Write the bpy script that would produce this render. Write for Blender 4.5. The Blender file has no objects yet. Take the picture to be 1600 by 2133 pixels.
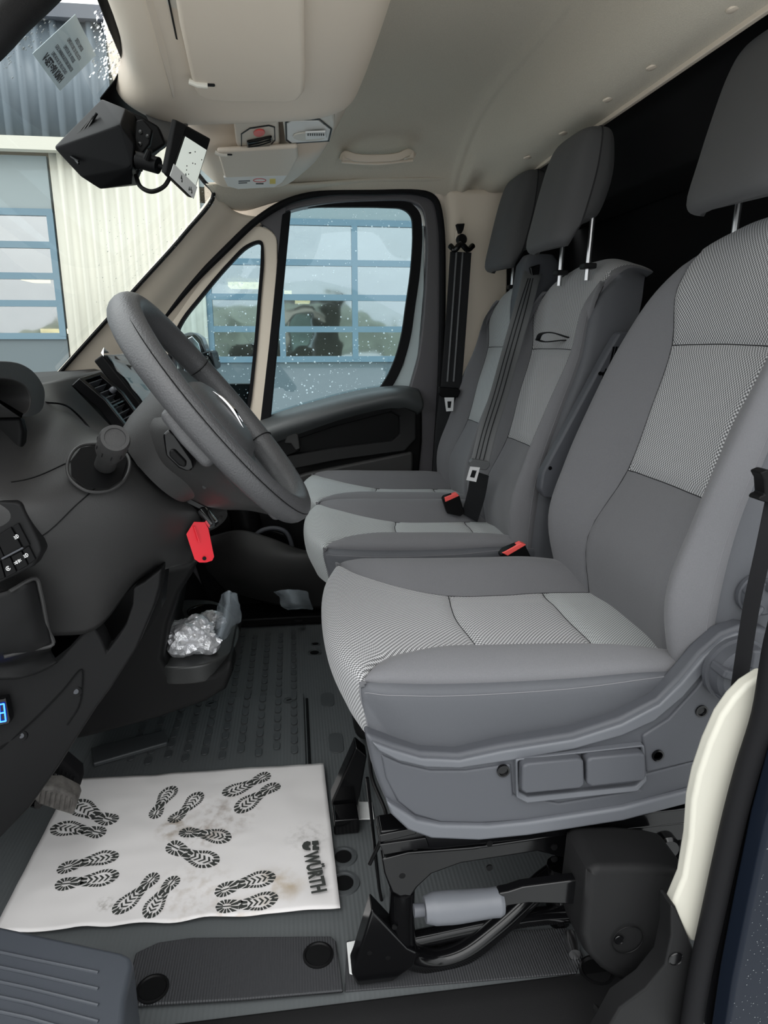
import bpy, bmesh, math, random
from mathutils import Vector, Matrix
from math import sin, cos, pi, radians, tan, atan, exp, sqrt
random.seed(7)
SC = bpy.context.scene
COL = SC.collection
# ------------------------------------------------------------------ camera
FPX = 1422.0; CH = 0.95
PITCH = atan(361/FPX); YAW = atan(195/FPX*cos(PITCH))
fw = Vector((sin(YAW)*cos(PITCH), cos(YAW)*cos(PITCH), -sin(PITCH)))
rt = Vector((cos(YAW), -sin(YAW), 0)); up = rt.cross(fw)
cam_d = bpy.data.cameras.new('camera'); cam = bpy.data.objects.new('camera', cam_d); COL.objects.link(cam)
cam_d.sensor_fit = 'VERTICAL'; cam_d.sensor_height = 36; cam_d.lens = FPX/2133*36
cam_d.clip_start = .01; cam_d.clip_end = 500
cam.matrix_world = Matrix(((rt.x, up.x, -fw.x, 0), (rt.y, up.y, -fw.y, 0), (rt.z, up.z, -fw.z, CH), (0, 0, 0, 1)))
SC.camera = cam
# ------------------------------------------------------------------ world: bright overcast sky
W = bpy.data.worlds.new('overcast_sky'); SC.world = W; W.use_nodes = True
wn = W.node_tree; bg = wn.nodes['Background']
tc = wn.nodes.new('ShaderNodeTexCoord'); sep = wn.nodes.new('ShaderNodeSeparateXYZ'); rmp = wn.nodes.new('ShaderNodeValToRGB')
wn.links.new(tc.outputs['Generated'], sep.inputs[0]); wn.links.new(sep.outputs['Z'], rmp.inputs[0]); wn.links.new(rmp.outputs[0], bg.inputs[0])
rmp.color_ramp.elements[0].position = 0.0; rmp.color_ramp.elements[0].color = (.36, .375, .385, 1)
rmp.color_ramp.elements[1].position = 0.9; rmp.color_ramp.elements[1].color = (.97, .99, 1, 1)
bg.inputs[1].default_value = 2.0
sun_d = bpy.data.lights.new('sun', 'SUN'); sun = bpy.data.objects.new('sun', sun_d); COL.objects.link(sun)
sun_d.energy = .8; sun_d.angle = radians(60); sun_d.color = (1, .98, .95)
sun.rotation_euler = (radians(38), radians(-18), 0)     # soft light from behind the camera, through the open door
SC.view_settings.view_transform = 'Standard'; SC.view_settings.look = 'None'
SC.view_settings.exposure = 0.78; SC.view_settings.gamma = 1; SC.view_settings.use_curve_mapping = False

# ------------------------------------------------------------------ helpers
def V(*a): return Vector(a)
CAM = V(0, 0, CH)
def at(px, py, x=None, y=None, z=None, plane=None):
    d = fw + rt*((px-800)/FPX) - up*((py-1066.5)/FPX)
    if plane: n, p = plane; t = (p-CAM).dot(n)/d.dot(n)
    elif x is not None: t = x/d.x
    elif y is not None: t = y/d.y
    else: t = (z-CH)/d.z
    return CAM + d*t
MATS = {}
def mat(name, col, rough=.5, metal=0, bump=0, bscale=400, var=0, vscale=8, spec=.5, coat=0, emit=0, col2=None, stretch=None, sheen=0, alpha=1):
    m = bpy.data.materials.new(name); m.use_nodes = True; nt = m.node_tree; b = nt.nodes['Principled BSDF']
    b.inputs['Base Color'].default_value = (*col, 1); b.inputs['Roughness'].default_value = rough; b.inputs['Metallic'].default_value = metal
    b.inputs['Specular IOR Level'].default_value = spec; b.inputs['Coat Weight'].default_value = coat
    b.inputs['Sheen Weight'].default_value = sheen
    if alpha < 1: b.inputs['Alpha'].default_value = alpha
    co = nt.nodes.new('ShaderNodeTexCoord'); src = co.outputs['Object']
    if stretch:
        mp = nt.nodes.new('ShaderNodeMapping'); mp.inputs['Scale'].default_value = stretch; nt.links.new(src, mp.inputs[0]); src = mp.outputs[0]
    if bump:
        n = nt.nodes.new('ShaderNodeTexNoise'); n.inputs['Scale'].default_value = bscale; n.inputs['Detail'].default_value = 3; nt.links.new(src, n.inputs[0])
        bp = nt.nodes.new('ShaderNodeBump'); bp.inputs['Strength'].default_value = bump; bp.inputs['Distance'].default_value = .002
        nt.links.new(n.outputs[0], bp.inputs['Height']); nt.links.new(bp.outputs[0], b.inputs['Normal'])
    if var or col2:
        n = nt.nodes.new('ShaderNodeTexNoise'); n.inputs['Scale'].default_value = vscale; n.inputs['Detail'].default_value = 5; nt.links.new(src, n.inputs[0])
        r = nt.nodes.new('ShaderNodeValToRGB'); nt.links.new(n.outputs[0], r.inputs[0]); nt.links.new(r.outputs[0], b.inputs['Base Color'])
        c2 = col2 or tuple(min(1, c*(1+var)) for c in col); c1 = col if col2 else tuple(c*(1-var) for c in col)
        r.color_ramp.elements[0].position = .35; r.color_ramp.elements[1].position = .65
        r.color_ramp.elements[0].color = (*c1, 1); r.color_ramp.elements[1].color = (*c2, 1)
    if emit: b.inputs['Emission Color'].default_value = (*col, 1); b.inputs['Emission Strength'].default_value = emit
    MATS[name] = m; return m
def weave(name, c1, c2, p, rough=.85, lo=.42, hi=.62):
    """woven two-tone cloth on the UVs (metres): staggered light dots of pitch p"""
    m = bpy.data.materials.new(name); m.use_nodes = True; nt = m.node_tree; b = nt.nodes['Principled BSDF']; N = nt.nodes.new; L = nt.links.new
    b.inputs['Roughness'].default_value = rough; b.inputs['Specular IOR Level'].default_value = .3; b.inputs['Sheen Weight'].default_value = .15
    uv = N('ShaderNodeTexCoord'); s = N('ShaderNodeSeparateXYZ'); L(uv.outputs['UV'], s.inputs[0])
    outs = []
    for k in (0, 1):
        mu = N('ShaderNodeMath'); mu.operation = 'MULTIPLY'; mu.inputs[1].default_value = pi/p; L(s.outputs[k], mu.inputs[0])
        sn = N('ShaderNodeMath'); sn.operation = 'SINE'; L(mu.outputs[0], sn.inputs[0]); outs.append(sn)
    mm = N('ShaderNodeMath'); mm.operation = 'MULTIPLY'; L(outs[0].outputs[0], mm.inputs[0]); L(outs[1].outputs[0], mm.inputs[1])
    h = N('ShaderNodeMath'); h.operation = 'MULTIPLY_ADD'; h.inputs[1].default_value = .5; h.inputs[2].default_value = .5; L(mm.outputs[0], h.inputs[0])
    r = N('ShaderNodeValToRGB'); L(h.outputs[0], r.inputs[0]); L(r.outputs[0], b.inputs['Base Color'])
    r.color_ramp.elements[0].position = lo; r.color_ramp.elements[1].position = hi
    r.color_ramp.elements[0].color = (*c1, 1); r.color_ramp.elements[1].color = (*c2, 1)
    bp = N('ShaderNodeBump'); bp.inputs['Strength'].default_value = .25; bp.inputs['Distance'].default_value = .001
    L(h.outputs[0], bp.inputs['Height']); L(bp.outputs[0], b.inputs['Normal'])
    MATS[name] = m; return m
def wave_mat(name, col, rough, pitch, axis='X', strength=.5, spec=.4, dist=.002, coord='Object', sharp=False):
    m = mat(name, col, rough, spec=spec); nt = m.node_tree; b = nt.nodes['Principled BSDF']; N = nt.nodes.new; L = nt.links.new
    co = N('ShaderNodeTexCoord'); s = N('ShaderNodeSeparateXYZ'); L(co.outputs[coord], s.inputs[0])
    mu = N('ShaderNodeMath'); mu.operation = 'MULTIPLY'; mu.inputs[1].default_value = 2*pi/pitch; L(s.outputs[axis], mu.inputs[0])
    sn = N('ShaderNodeMath'); sn.operation = 'SINE'; L(mu.outputs[0], sn.inputs[0])
    bp = N('ShaderNodeBump'); bp.inputs['Strength'].default_value = strength; bp.inputs['Distance'].default_value = dist
    L(sn.outputs[0], bp.inputs['Height']); L(bp.outputs[0], b.inputs['Normal']); return m
def glass(name, tint=(.9, .96, .96), refl=.05, edge=.5):
    m = bpy.data.materials.new(name); m.use_nodes = True; nt = m.node_tree; nt.nodes.remove(nt.nodes['Principled BSDF']); N = nt.nodes.new; L = nt.links.new
    o = nt.nodes['Material Output']; t = N('ShaderNodeBsdfTransparent'); t.inputs[0].default_value = (*tint, 1)
    g = N('ShaderNodeBsdfGlossy'); g.inputs['Roughness'].default_value = .02; mx = N('ShaderNodeMixShader'); f = N('ShaderNodeLayerWeight'); f.inputs[0].default_value = .5
    pw = N('ShaderNodeMath'); pw.operation = 'POWER'; pw.inputs[1].default_value = 5; L(f.outputs['Facing'], pw.inputs[0])
    ad = N('ShaderNodeMath'); ad.operation = 'MULTIPLY_ADD'; ad.inputs[1].default_value = edge; ad.inputs[2].default_value = refl; L(pw.outputs[0], ad.inputs[0]); ad.use_clamp = True
    L(ad.outputs[0], mx.inputs[0]); L(t.outputs[0], mx.inputs[1]); L(g.outputs[0], mx.inputs[2]); L(mx.outputs[0], o.inputs[0]); MATS[name] = m; return m

OFF = {}
def put(name, me, parent=None):
    o = bpy.data.objects.new(name, me); COL.objects.link(o)
    if parent is not None: o.parent = parent; OFF[o.name] = OFF[parent.name]
    else: OFF[o.name] = V(0, 0, 0)
    return o
def thing(name, label, cat, loc, group=None):
    o = bpy.data.objects.new(name, None); COL.objects.link(o); o.empty_display_size = .05
    o.location = loc; OFF[o.name] = Vector(loc); o['label'] = label; o['category'] = cat
    if group: o['group'] = group
    return o
def tag(o, label, cat, group=None):
    o['label'] = label; o['category'] = cat
    if group: o['group'] = group
    return o
def structure(o): o['kind'] = 'structure'; return o
def stuff(o): o['kind'] = 'stuff'; return o

def crom(P, n):
    """centripetal Catmull-Rom through points P; n = samples per segment (int or list); returns samples + control indices"""
    P = [Vector(p) for p in P]; m = len(P); out = []; idx = []
    ns = n if isinstance(n, (list, tuple)) else [n]*(m-1)
    if m == 2:
        k = ns[0]; return [P[0].lerp(P[1], i/k) for i in range(k+1)], [0, k]
    for i in range(m-1):
        p1, p2 = P[i], P[i+1]
        p0 = P[i-1] if i else p1*2-p2; p3 = P[i+2] if i+2 < m else p2*2-p1
        def kn(a, b): return max((a-b).length, 1e-6)**.5
        t0 = 0; t1 = t0+kn(p0, p1); t2 = t1+kn(p1, p2); t3 = t2+kn(p2, p3)
        idx.append(len(out))
        for k in range(ns[i]):
            f = k/ns[i]; 
            t = t1+(t2-t1)*f
            A1 = p0*((t1-t)/(t1-t0))+p1*((t-t0)/(t1-t0)); A2 = p1*((t2-t)/(t2-t1))+p2*((t-t1)/(t2-t1)); A3 = p2*((t3-t)/(t3-t2))+p3*((t-t2)/(t3-t2))
            B1 = A1*((t2-t)/(t2-t0))+A2*((t-t0)/(t2-t0)); B2 = A2*((t3-t)/(t3-t1))+A3*((t-t1)/(t3-t1))
            out.append(B1*((t2-t)/(t2-t1))+B2*((t-t1)/(t2-t1)))
    idx.append(len(out)); out.append(P[-1]); return out, idx

class M:
    def __init__(s): s.v = []; s.f = []; s.m = []; s.uv = None; s.sm = []
    def add(s, vs, fs, mi=0, sm=True):
        o = len(s.v); s.v += [Vector(v) for v in vs]; s.f += [tuple(i+o for i in f) for f in fs]; s.m += [mi]*len(fs); s.sm += [sm]*len(fs); return s
    def box(s, c, size, R=None, mi=0):
        c = Vector(c); h = Vector(size)*.5; R = R or Matrix.Identity(3)
        vs = [c+R@V(h.x*a, h.y*b, h.z*d) for a in (-1, 1) for b in (-1, 1) for d in (-1, 1)]
        return s.add(vs, [(0, 1, 3, 2), (4, 6, 7, 5), (0, 4, 5, 1), (2, 3, 7, 6), (0, 2, 6, 4), (1, 5, 7, 3)], mi)
    def prism(s, pts, vec, mi=0):
        """closed polygon pts extruded by vec"""
        n = len(pts); vec = Vector(vec); vs = [Vector(p) for p in pts]+[Vector(p)+vec for p in pts]
        return s.add(vs, [tuple(range(n-1, -1, -1)), tuple(range(n, 2*n))]+[(i, (i+1) % n, (i+1) % n+n, i+n) for i in range(n)], mi)
    def ring(s, outer, inner, vec, mi=0):
        """frame between two same-length loops, extruded by vec"""
        n = len(outer); vec = Vector(vec); O = [Vector(p) for p in outer]; I = [Vector(p) for p in inner]
        vs = O+I+[p+vec for p in O]+[p+vec for p in I]; fs = []
        for i in range(n):
            j = (i+1) % n
            fs += [(i, j, n+j, n+i), (2*n+i, 3*n+i, 3*n+j, 2*n+j), (i, 2*n+i, 2*n+j, j), (n+i, n+j, 3*n+j, 3*n+i)]
        return s.add(vs, fs, mi)
    def tube(s, path, r, n=10, cap=True, mi=0, smooth=0, closed=False, flat=None, nrm=None):
        """tube along path; r float or list; flat=(w,h) gives an oriented rounded strip"""
        P = [Vector(p) for p in path]
        if smooth:
            if closed: Q, _ = crom(P[-2:]+P+P[:3], smooth); P = Q[2*smooth:(2+len(P))*smooth]
            else: P, _ = crom(P, smooth)
        k = len(P); rr = r if isinstance(r, (list, tuple)) else [r]*k
        if len(rr) != k:
            a = rr; rr = [a[min(int(i/(k-1)*(len(a)-1)), len(a)-2)]*(1-(i/(k-1)*(len(a)-1) % 1 if i < k-1 else 1))+a[min(int(i/(k-1)*(len(a)-1)), len(a)-2)+1]*(i/(k-1)*(len(a)-1) % 1 if i < k-1 else 1) for i in range(k)]
        vs = []; u = None
        for i in range(k):
            if closed: t = (P[(i+1) % k]-P[i-1]).normalized()
            else: t = (P[min(i+1, k-1)]-P[max(i-1, 0)]).normalized()
            if nrm is not None: u = Vector(nrm) - t*t.dot(Vector(nrm)); u.normalize()
            elif u is None: u = t.orthogonal().normalized()
            else: u = (u-t*t.dot(u)).normalized()
            w = t.cross(u)
            for j in range(n):
                a = 2*pi*j/n
                if flat: 
                    ca, sa = cos(a), sin(a); e = .35
                    vs.append(P[i]+w*(flat[0]/2*math.copysign(abs(ca)**e, ca))+u*(flat[1]/2*math.copysign(abs(sa)**.8, sa)))
                else: vs.append(P[i]+(u*cos(a)+w*sin(a))*rr[i])
        fs = []
        for i in range(k if closed else k-1):
            b = (i+1) % k
            for j in range(n): fs.append((i*n+j, i*n+(j+1) % n, b*n+(j+1) % n, b*n+j))
        if cap and not closed: fs += [tuple(range(n-1, -1, -1)), tuple((k-1)*n+j for j in range(n))]
        return s.add(vs, fs, mi)
    def lathe(s, c, axis, prof, n=24, mi=0):
        """prof: list of (radius, distance along axis)"""
        c = Vector(c); ax = Vector(axis).normalized(); u = ax.orthogonal().normalized(); w = ax.cross(u); vs = []; k = len(prof)
        for r, d in prof:
            for j in range(n): a = 2*pi*j/n; vs.append(c+ax*d+(u*cos(a)+w*sin(a))*max(r, 1e-5))
        fs = [(i*n+j, i*n+(j+1) % n, (i+1)*n+(j+1) % n, (i+1)*n+j) for i in range(k-1) for j in range(n)]
        fs += [tuple(range(n-1, -1, -1)), tuple((k-1)*n+j for j in range(n))]
        return s.add(vs, fs, mi)
    def loft(s, rings, cap=True, mi=0):
        n = len(rings[0]); k = len(rings); vs = [p for r in rings for p in r]
        fs = [(i*n+j, i*n+(j+1) % n, (i+1)*n+(j+1) % n, (i+1)*n+j) for i in range(k-1) for j in range(n)]
        if cap: fs += [tuple(range(n-1, -1, -1)), tuple((k-1)*n+j for j in range(n))]
        return s.add(vs, fs, mi)
    def grid(s, G, mi=0, uv=False):
        nu, nv = len(G), len(G[0]); s.add([p for r in G for p in r], [(i*nv+j, i*nv+j+1, (i+1)*nv+j+1, (i+1)*nv+j) for i in range(nu-1) for j in range(nv-1)], mi); return s
    def build(s, name, m, parent=None, bevel=0, seg=2, ang=35, solid=0, weld=True, uvs=None, sub=0):
        me = bpy.data.meshes.new(name); o = put(name, me, parent); off = OFF[o.name]
        me.from_pydata([v-off for v in s.v], [], s.f)
        for k in (m if isinstance(m, (list, tuple)) else [m]): me.materials.append(MATS[k])
        me.polygons.foreach_set('material_index', s.m); me.polygons.foreach_set('use_smooth', s.sm)
        if uvs:
            ul = me.uv_layers.new(name='UVMap')
            for l in me.loops: ul.data[l.index].uv = uvs[l.vertex_index]
        bm = bmesh.new(); bm.from_mesh(me)
        if weld: bmesh.ops.remove_doubles(bm, verts=bm.verts, dist=1e-5)
        bmesh.ops.recalc_face_normals(bm, faces=bm.faces); bm.to_mesh(me); bm.free()
        me.set_sharp_from_angle(angle=radians(ang))
        if solid: md = o.modifiers.new('s', 'SOLIDIFY'); md.thickness = abs(solid); md.offset = 1 if solid > 0 else -1
        if bevel: md = o.modifiers.new('b', 'BEVEL'); md.width = bevel; md.segments = seg; md.limit_method = 'ANGLE'; md.angle_limit = radians(ang); md.harden_normals = True
        if sub: md = o.modifiers.new('u', 'SUBSURF'); md.levels = sub; md.render_levels = sub
        return o

def surf(ctrl, nu, nv):
    """tensor Catmull-Rom through a control grid ctrl[i][j] (rows i)"""
    cols = [crom([ctrl[i][j] for i in range(len(ctrl))], nu) for j in range(len(ctrl[0]))]
    ui = cols[0][1]; fine = []
    for u in range(len(cols[0][0])):
        r, vi = crom([c[0][u] for c in cols], nv); fine.append(r)
    return fine, ui, vi
def normals(G):
    nu, nv = len(G), len(G[0]); N = []
    for i in range(nu):
        N.append([])
        for j in range(nv):
            a = G[min(i+1, nu-1)][j]-G[max(i-1, 0)][j]; b = G[i][min(j+1, nv-1)]-G[i][max(j-1, 0)]; n = a.cross(b)
            N[-1].append(n.normalized() if n.length > 1e-12 else V(0, 0, 0))
    return N
def groove(G, jc, ic, depth=.004, wid=.006, sign=1, skip=None):
    """press seams into surface: along columns jc=[(j,i0,i1)] and rows ic=[(i,j0,j1)]"""
    N = normals(G); nu, nv = len(G), len(G[0]); D = [[0]*nv for _ in range(nu)]
    for (j, i0, i1) in jc:
        for i in range(i0, i1+1):
            for q in range(nv):
                d = (G[i][q]-G[i][j]).length
                if d < wid*3: D[i][q] = max(D[i][q], depth*exp(-(d/wid)**2)+depth*.5*exp(-(d/wid/2.6)**2))
    for (i, j0, j1) in ic:
        for j in range(j0, j1+1):
            for q in range(nu):
                d = (G[q][j]-G[i][j]).length
                if d < wid*3: D[q][j] = max(D[q][j], depth*exp(-(d/wid)**2)+depth*.5*exp(-(d/wid/2.6)**2))
    return [[G[i][j]-N[i][j]*(D[i][j]*sign) for j in range(nv)] for i in range(nu)]
def arclen_uv(G):
    nu, nv = len(G), len(G[0]); Uc = [0]; mj = nv//2
    for i in range(1, nu): Uc.append(Uc[-1]+(G[i][mj]-G[i-1][mj]).length)
    uv = []
    for i in range(nu):
        acc = [0]
        for j in range(1, nv): acc.append(acc[-1]+(G[i][j]-G[i][j-1]).length)
        m = acc[mj]; uv.append([(Uc[i], a-m) for a in acc])
    return uv
def piece(G, UV, i0, i1, j0, j1, name, m, parent, **k):
    sub = [[G[i][j] for j in range(j0, j1+1)] for i in range(i0, i1+1)]
    uvs = [UV[i][j] for i in range(i0, i1+1) for j in range(j0, j1+1)]
    return M().grid(sub).build(name, m, parent, weld=False, uvs=uvs, ang=80, **k)
def patch(rows, name, m, parent, n=8, solid=.006, **k):
    """smooth panel through real points given as (px,py,depth y) control rows"""
    G, _, _ = surf([[at(a, b, y=c) if not isinstance(a, Vector) else a for (a, b, c) in r] for r in rows], n, n)
    return M().grid(G).build(name, m, parent, weld=False, ang=80, solid=solid, **k)
def poly(pts, **pl): return [at(a, b, **pl) for a, b in pts]
def text(s, name, m, parent, org, right, upv, size, ext=.0002, align='LEFT', bold=False, sx=1):
    cu = bpy.data.curves.new(name, 'FONT'); cu.body = s; cu.size = size; cu.extrude = ext; cu.align_x = align; cu.resolution_u = 2
    if bold: cu.offset = size*.04
    t = bpy.data.objects.new('t', cu); COL.objects.link(t); bpy.context.view_layer.update()
    me = bpy.data.meshes.new_from_object(t.evaluated_get(bpy.context.evaluated_depsgraph_get())); bpy.data.objects.remove(t)
    right = Vector(right).normalized(); upv = Vector(upv); upv = (upv-right*upv.dot(right)).normalized(); nn = right.cross(upv)
    o = put(name, me, parent); off = OFF[o.name]; org = Vector(org)
    for v in me.vertices: v.co = org+right*(v.co.x*sx)+upv*v.co.y+nn*v.co.z-off
    me.materials.clear(); me.materials.append(MATS[m]); return o
def rrect(c, u, v, w, h, r, n=4):
    """rounded rectangle loop, centre c, axes u,v"""
    c, u, v = Vector(c), Vector(u).normalized(), Vector(v).normalized(); out = []
    for (sx, sy, a0) in ((1, 1, 0), (-1, 1, 90), (-1, -1, 180), (1, -1, 270)):
        for k in range(n+1):
            a = radians(a0+90*k/n); out.append(c+u*(sx*(w/2-r)+r*cos(a))+v*(sy*(h/2-r)+r*sin(a)))
    return out

# ------------------------------------------------------------------ materials
mat('bolster_fabric', (.135, .135, .143), .85, bump=.22, bscale=1500, sheen=.12, spec=.12, var=.06, vscale=900)
mat('side_leather', (.075, .078, .087), .5, bump=.25, bscale=1300, spec=.3)
weave('woven_fabric', (.10, .101, .105), (.49, .49, .50), .0032)
weave('woven_fabric_light', (.125, .131, .134), (.50, .52, .52), .0026)
mat('seam_dark', (.03, .03, .032), .8, spec=.1); mat('pillar_white', (.50, .485, .42), .5); mat('bright_metal', (.75, .75, .76), .4, metal=.3); mat('taupe', (.06, .055, .05), .5)
mat('stitch', (.14, .14, .15), .8)
mat('headrest_fabric', (.075, .075, .077), .7, bump=.12, bscale=1500, sheen=.05, spec=.2)
mat('grey_plastic', (.062, .065, .074), .45, bump=.10, bscale=1800, spec=.28)
mat('grey_plastic_light', (.095, .10, .112), .42, bump=.08, bscale=1800, spec=.4)
mat('dark_plastic', (.010, .010, .0104), .48, bump=.18, bscale=1400, spec=.13)
mat('dash_plastic', (.030, .0295, .0295), .43, bump=.22, bscale=1100, spec=.27)
mat('black_plastic', (.005, .005, .0053), .4, bump=.08, bscale=1500, spec=.10)
mat('gloss_black', (.003, .003, .0034), .14, spec=.35)
mat('rubber', (.010, .010, .011), .6, bump=.15, bscale=600, spec=.07)
mat('wheel_rim', (.062, .062, .065), .40, bump=.45, bscale=420, spec=.5)
mat('cream_plastic', (.70, .61, .505), .5, bump=.08, bscale=1500)
mat('cream_trim', (.66, .63, .56), .5, bump=.05, bscale=1500)
mat('headliner', (.58, .53, .445), .95, bump=.3, bscale=700, var=.05, vscale=500, spec=.1)
mat('glare_grey_plastic', (.07, .075, .077), .42, bump=.1, bscale=1200)  # window glare on the door rail is put into this paler grey
mat('pillar_fabric', (.55, .51, .43), .9, bump=.2, bscale=900, spec=.15)
mat('partition_felt', (.006, .006, .0065), .9, spec=.15)
mat('door_metal', (.095, .09, .098), .35, spec=.4)
mat('pale_blue_metal', (.50, .58, .60), .35)
mat('chrome', (.8, .8, .82), .12, metal=1)
mat('steel', (.55, .55, .56), .3, metal=1)
mat('belt', (.013, .0135, .015), .6, bump=.2, bscale=900, spec=.15)
mat('belt_light', (.085, .088, .092), .5, bump=.2, bscale=900)
mat('red_plastic', (.75, .02, .035), .35)
mat('buckle_red', (.80, .10, .09), .35)
mat('paper', (.86, .77, .77), .75, bump=.12, bscale=25)
mat('print_black', (.03, .033, .03), .8)
mat('white_paint', (.75, .76, .75), .4)
mat('label_white', (.8, .8, .78), .5); mat('label_yellow', (.75, .6, .1), .5); mat('print_red', (.6, .04, .04), .5)
mat('icon_white', (.7, .7, .7), .5)
mat('navy_paint', (.006, .009, .016), .35, spec=.14)
mat('display_blue', (.02, .10, 1.0), .3, emit=4)
mat('screen_black', (.008, .009, .01), .08, spec=.7, coat=.5)
mat('rubber_worn', (.10, .092, .085), .6, bump=.3, bscale=300, var=.3, vscale=60)
mat('brass', (.5, .38, .12), .3, metal=1)
# ================================================================== THE CAB SHELL
# floor
wave_mat('floor_rubber', (.082, .089, .092), .5, .0075, 'X', .16, dist=.0012)
mat('floor_smooth', (.052, .057, .06), .45, bump=.1, bscale=900)
FL = structure(M().box((-.05, 1.56, -.02), (1.95, 1.62, .04)).build('floor', 'floor_rubber'))
def fz(px, py, z=0): return at(px, py, z=z)
# raised anti-slip pads of the rubber floor, in rows that run across the cab
pad_me = None
def pill(c, L, Wd, h, name, parent, m='floor_smooth'):
    return M().prism(rrect(V(c[0], c[1], c[2]), (1, 0, 0), (0, 1, 0), Wd, L, Wd*.45, 3), (0, 0, h)).build(name, m, parent, bevel=.0012, seg=2)
base = None
for k in range(10):
    for row in range(19):
        x = -.022-.0415*k; y = 2.13-.041*row-(.0205 if k % 2 else 0)
        if y < 1.42: continue
        if k > 4 and y > 1.72: continue
        if base is None: base = pill((0, 0, 0), .030, .0165, .004, 'raised_pad', FL); o = base
        else: o = base.copy(); COL.objects.link(o); o.parent = FL
        o.location = (x, y, .0125 if y < 1.70 else 0)
for (a, b) in ((682, 1458), (700, 1548)):
    c = fz(a, b); pill((c.x, c.y, 0), .075 if b < 1500 else .085, .036, .0025, 'long_pad', FL)
# removable hatch plate in the middle of the floor
hp = thing('floor_hatch', 'square black rubber floor hatch with raised pads and two lock screws behind paper mat', 'hatch', (-.2, 1.5, .002))
M().prism([V(-.50, 1.30, .001), V(.004, 1.30, .001), V(.004, 1.70, .001), V(-.50, 1.71, .001)], (0, 0, .011)).build('plate', 'floor_rubber', hp, bevel=.003)
for (a, b) in ((440, 1466), (602, 1459)):
    c = fz(a, b, .012)
    s_ = M().lathe((c.x, c.y, .0115), (0, 0, 1), [(.016, 0), (.016, .002), (.0135, .002), (.0135, .0008), (.011, .0008), (.011, .0022), (0, .0022)], 20).build('lock_screw', 'floor_smooth', hp)
    M().box((c.x, c.y, .0142), (.014, .004, .0012), Matrix.Rotation(.4, 3, 'Z')).build('slot', 'black_plastic', s_)
M().prism([V(.009, 1.33, .0), V(.016, 1.33, .0), V(.016, 1.69, 0), V(.009, 1.69, 0)], (0, 0, .0016)).build('groove_shadow_gap', 'black_plastic', FL)
M().prism([at(190, 1565, z=.013), at(345, 1528, z=.013), at(352, 1545, z=.013), at(350, 1555, z=.013), at(195, 1600, z=.013)], (0, 0, .012)).build('raised_block', 'floor_smooth', hp, bevel=.004)
# floor mounting holes near seat base
for (a, b, r) in ((655, 1360, .017), (657, 1342, .012), (715, 1785, .020), (716, 1840, .022)):
    c = fz(a, b); M().lathe((c.x, c.y, 0), (0, 0, 1), [(r*1.35, 0), (r*1.3, .0025), (r*1.05, .003), (r, .0005), (0, .0005)], 24).build('mounting_recess', 'floor_smooth', FL)
    M().lathe((c.x, c.y, .0008), (0, 0, 1), [(r*.8, 0), (r*.8, .0008), (0, .001)], 20).build('plug', 'black_plastic', FL)
# far sill trim under the passenger door
st = structure(M().box((-.06, 2.29, .02), (.70, .22, .03)).build('trim_1', 'black_plastic', bevel=.006))
c = at(622, 1292, z=.036); M().lathe((c.x, c.y, .035), (0, 0, 1), [(.014, 0), (.014, .0015), (.011, .0025), (0, .0025)], 20).build('cap', 'dark_plastic', st)
# near sill: stepped black entry trim with a textured cover plate
wave_mat('tread', (.040, .041, .044), .45, .0042, 'X', .5, dist=.002)
sl = structure(M().prism([V(-1.0, .80, -.03), V(-1.0, .80, .004), V(-1.0, .765, .006), V(-1.0, .72, -.012), V(-1.0, .66, -.016), V(-1.0, .64, -.08), V(-1.0, .64, -.12), V(-1.0, .8, -.12)], (1.62, 0, 0)).build('trim_2', 'dark_plastic', bevel=.008, seg=3))
cv = thing('sill_cover', 'black textured step cover plate with two oval screw caps at door sill', 'cover plate', (-.1, .86, .0))
pl = [fz(*p, .006) for p in ((283, 1990), (330, 1968), (400, 1958), (690, 1955), (700, 1965), (716, 2070), (500, 2088), (278, 2100), (270, 2040))]
M().prism(pl, (0, 0, .006)).build('plate', 'tread', cv, bevel=.003)
for (a, b) in ((318, 2060), (663, 1990)):
    c = fz(a, b, .012); oc = M().lathe((c.x, c.y, .011), (0, 0, 1), [(.024, 0), (.024, .003), (.021, .0038), (.019, .002), (.0, .002)], 28).build('screw_cap', 'black_plastic', cv)
c = fz(1243, 2020, .006); M().lathe((c.x, c.y, .0), (0, 0, 1), [(.026, 0), (.026, .006), (.023, .007), (.02, .004), (0, .004)], 28).build('screw_cap', 'black_plastic', sl)
M().tube([fz(*p, -.006) for p in ((300, 2125), (700, 2100), (1150, 2068), (1205, 2076), (1240, 2100), (1262, 2140))], .006, 8, smooth=5).build('sill_ridge', 'dark_plastic', sl)
M().prism([fz(*p, .001) for p in ((722, 1962), (1180, 1935), (1215, 1990), (1200, 2030), (718, 2068))], (0, 0, .003)).build('floor_panel', 'tread', FL, bevel=.002)
# white painted metal showing in the floor cut-outs
for pp, nm in (([(722, 1965), (770, 1955), (805, 1985), (760, 2040), (728, 2030)], 0), ([(696, 1672), (775, 1672), (780, 1708), (700, 1710)], 0)):
    M().prism([fz(*p, .004) for p in pp], (0, 0, .003)).build('bare_metal', 'white_paint', FL, bevel=.002)

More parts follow.
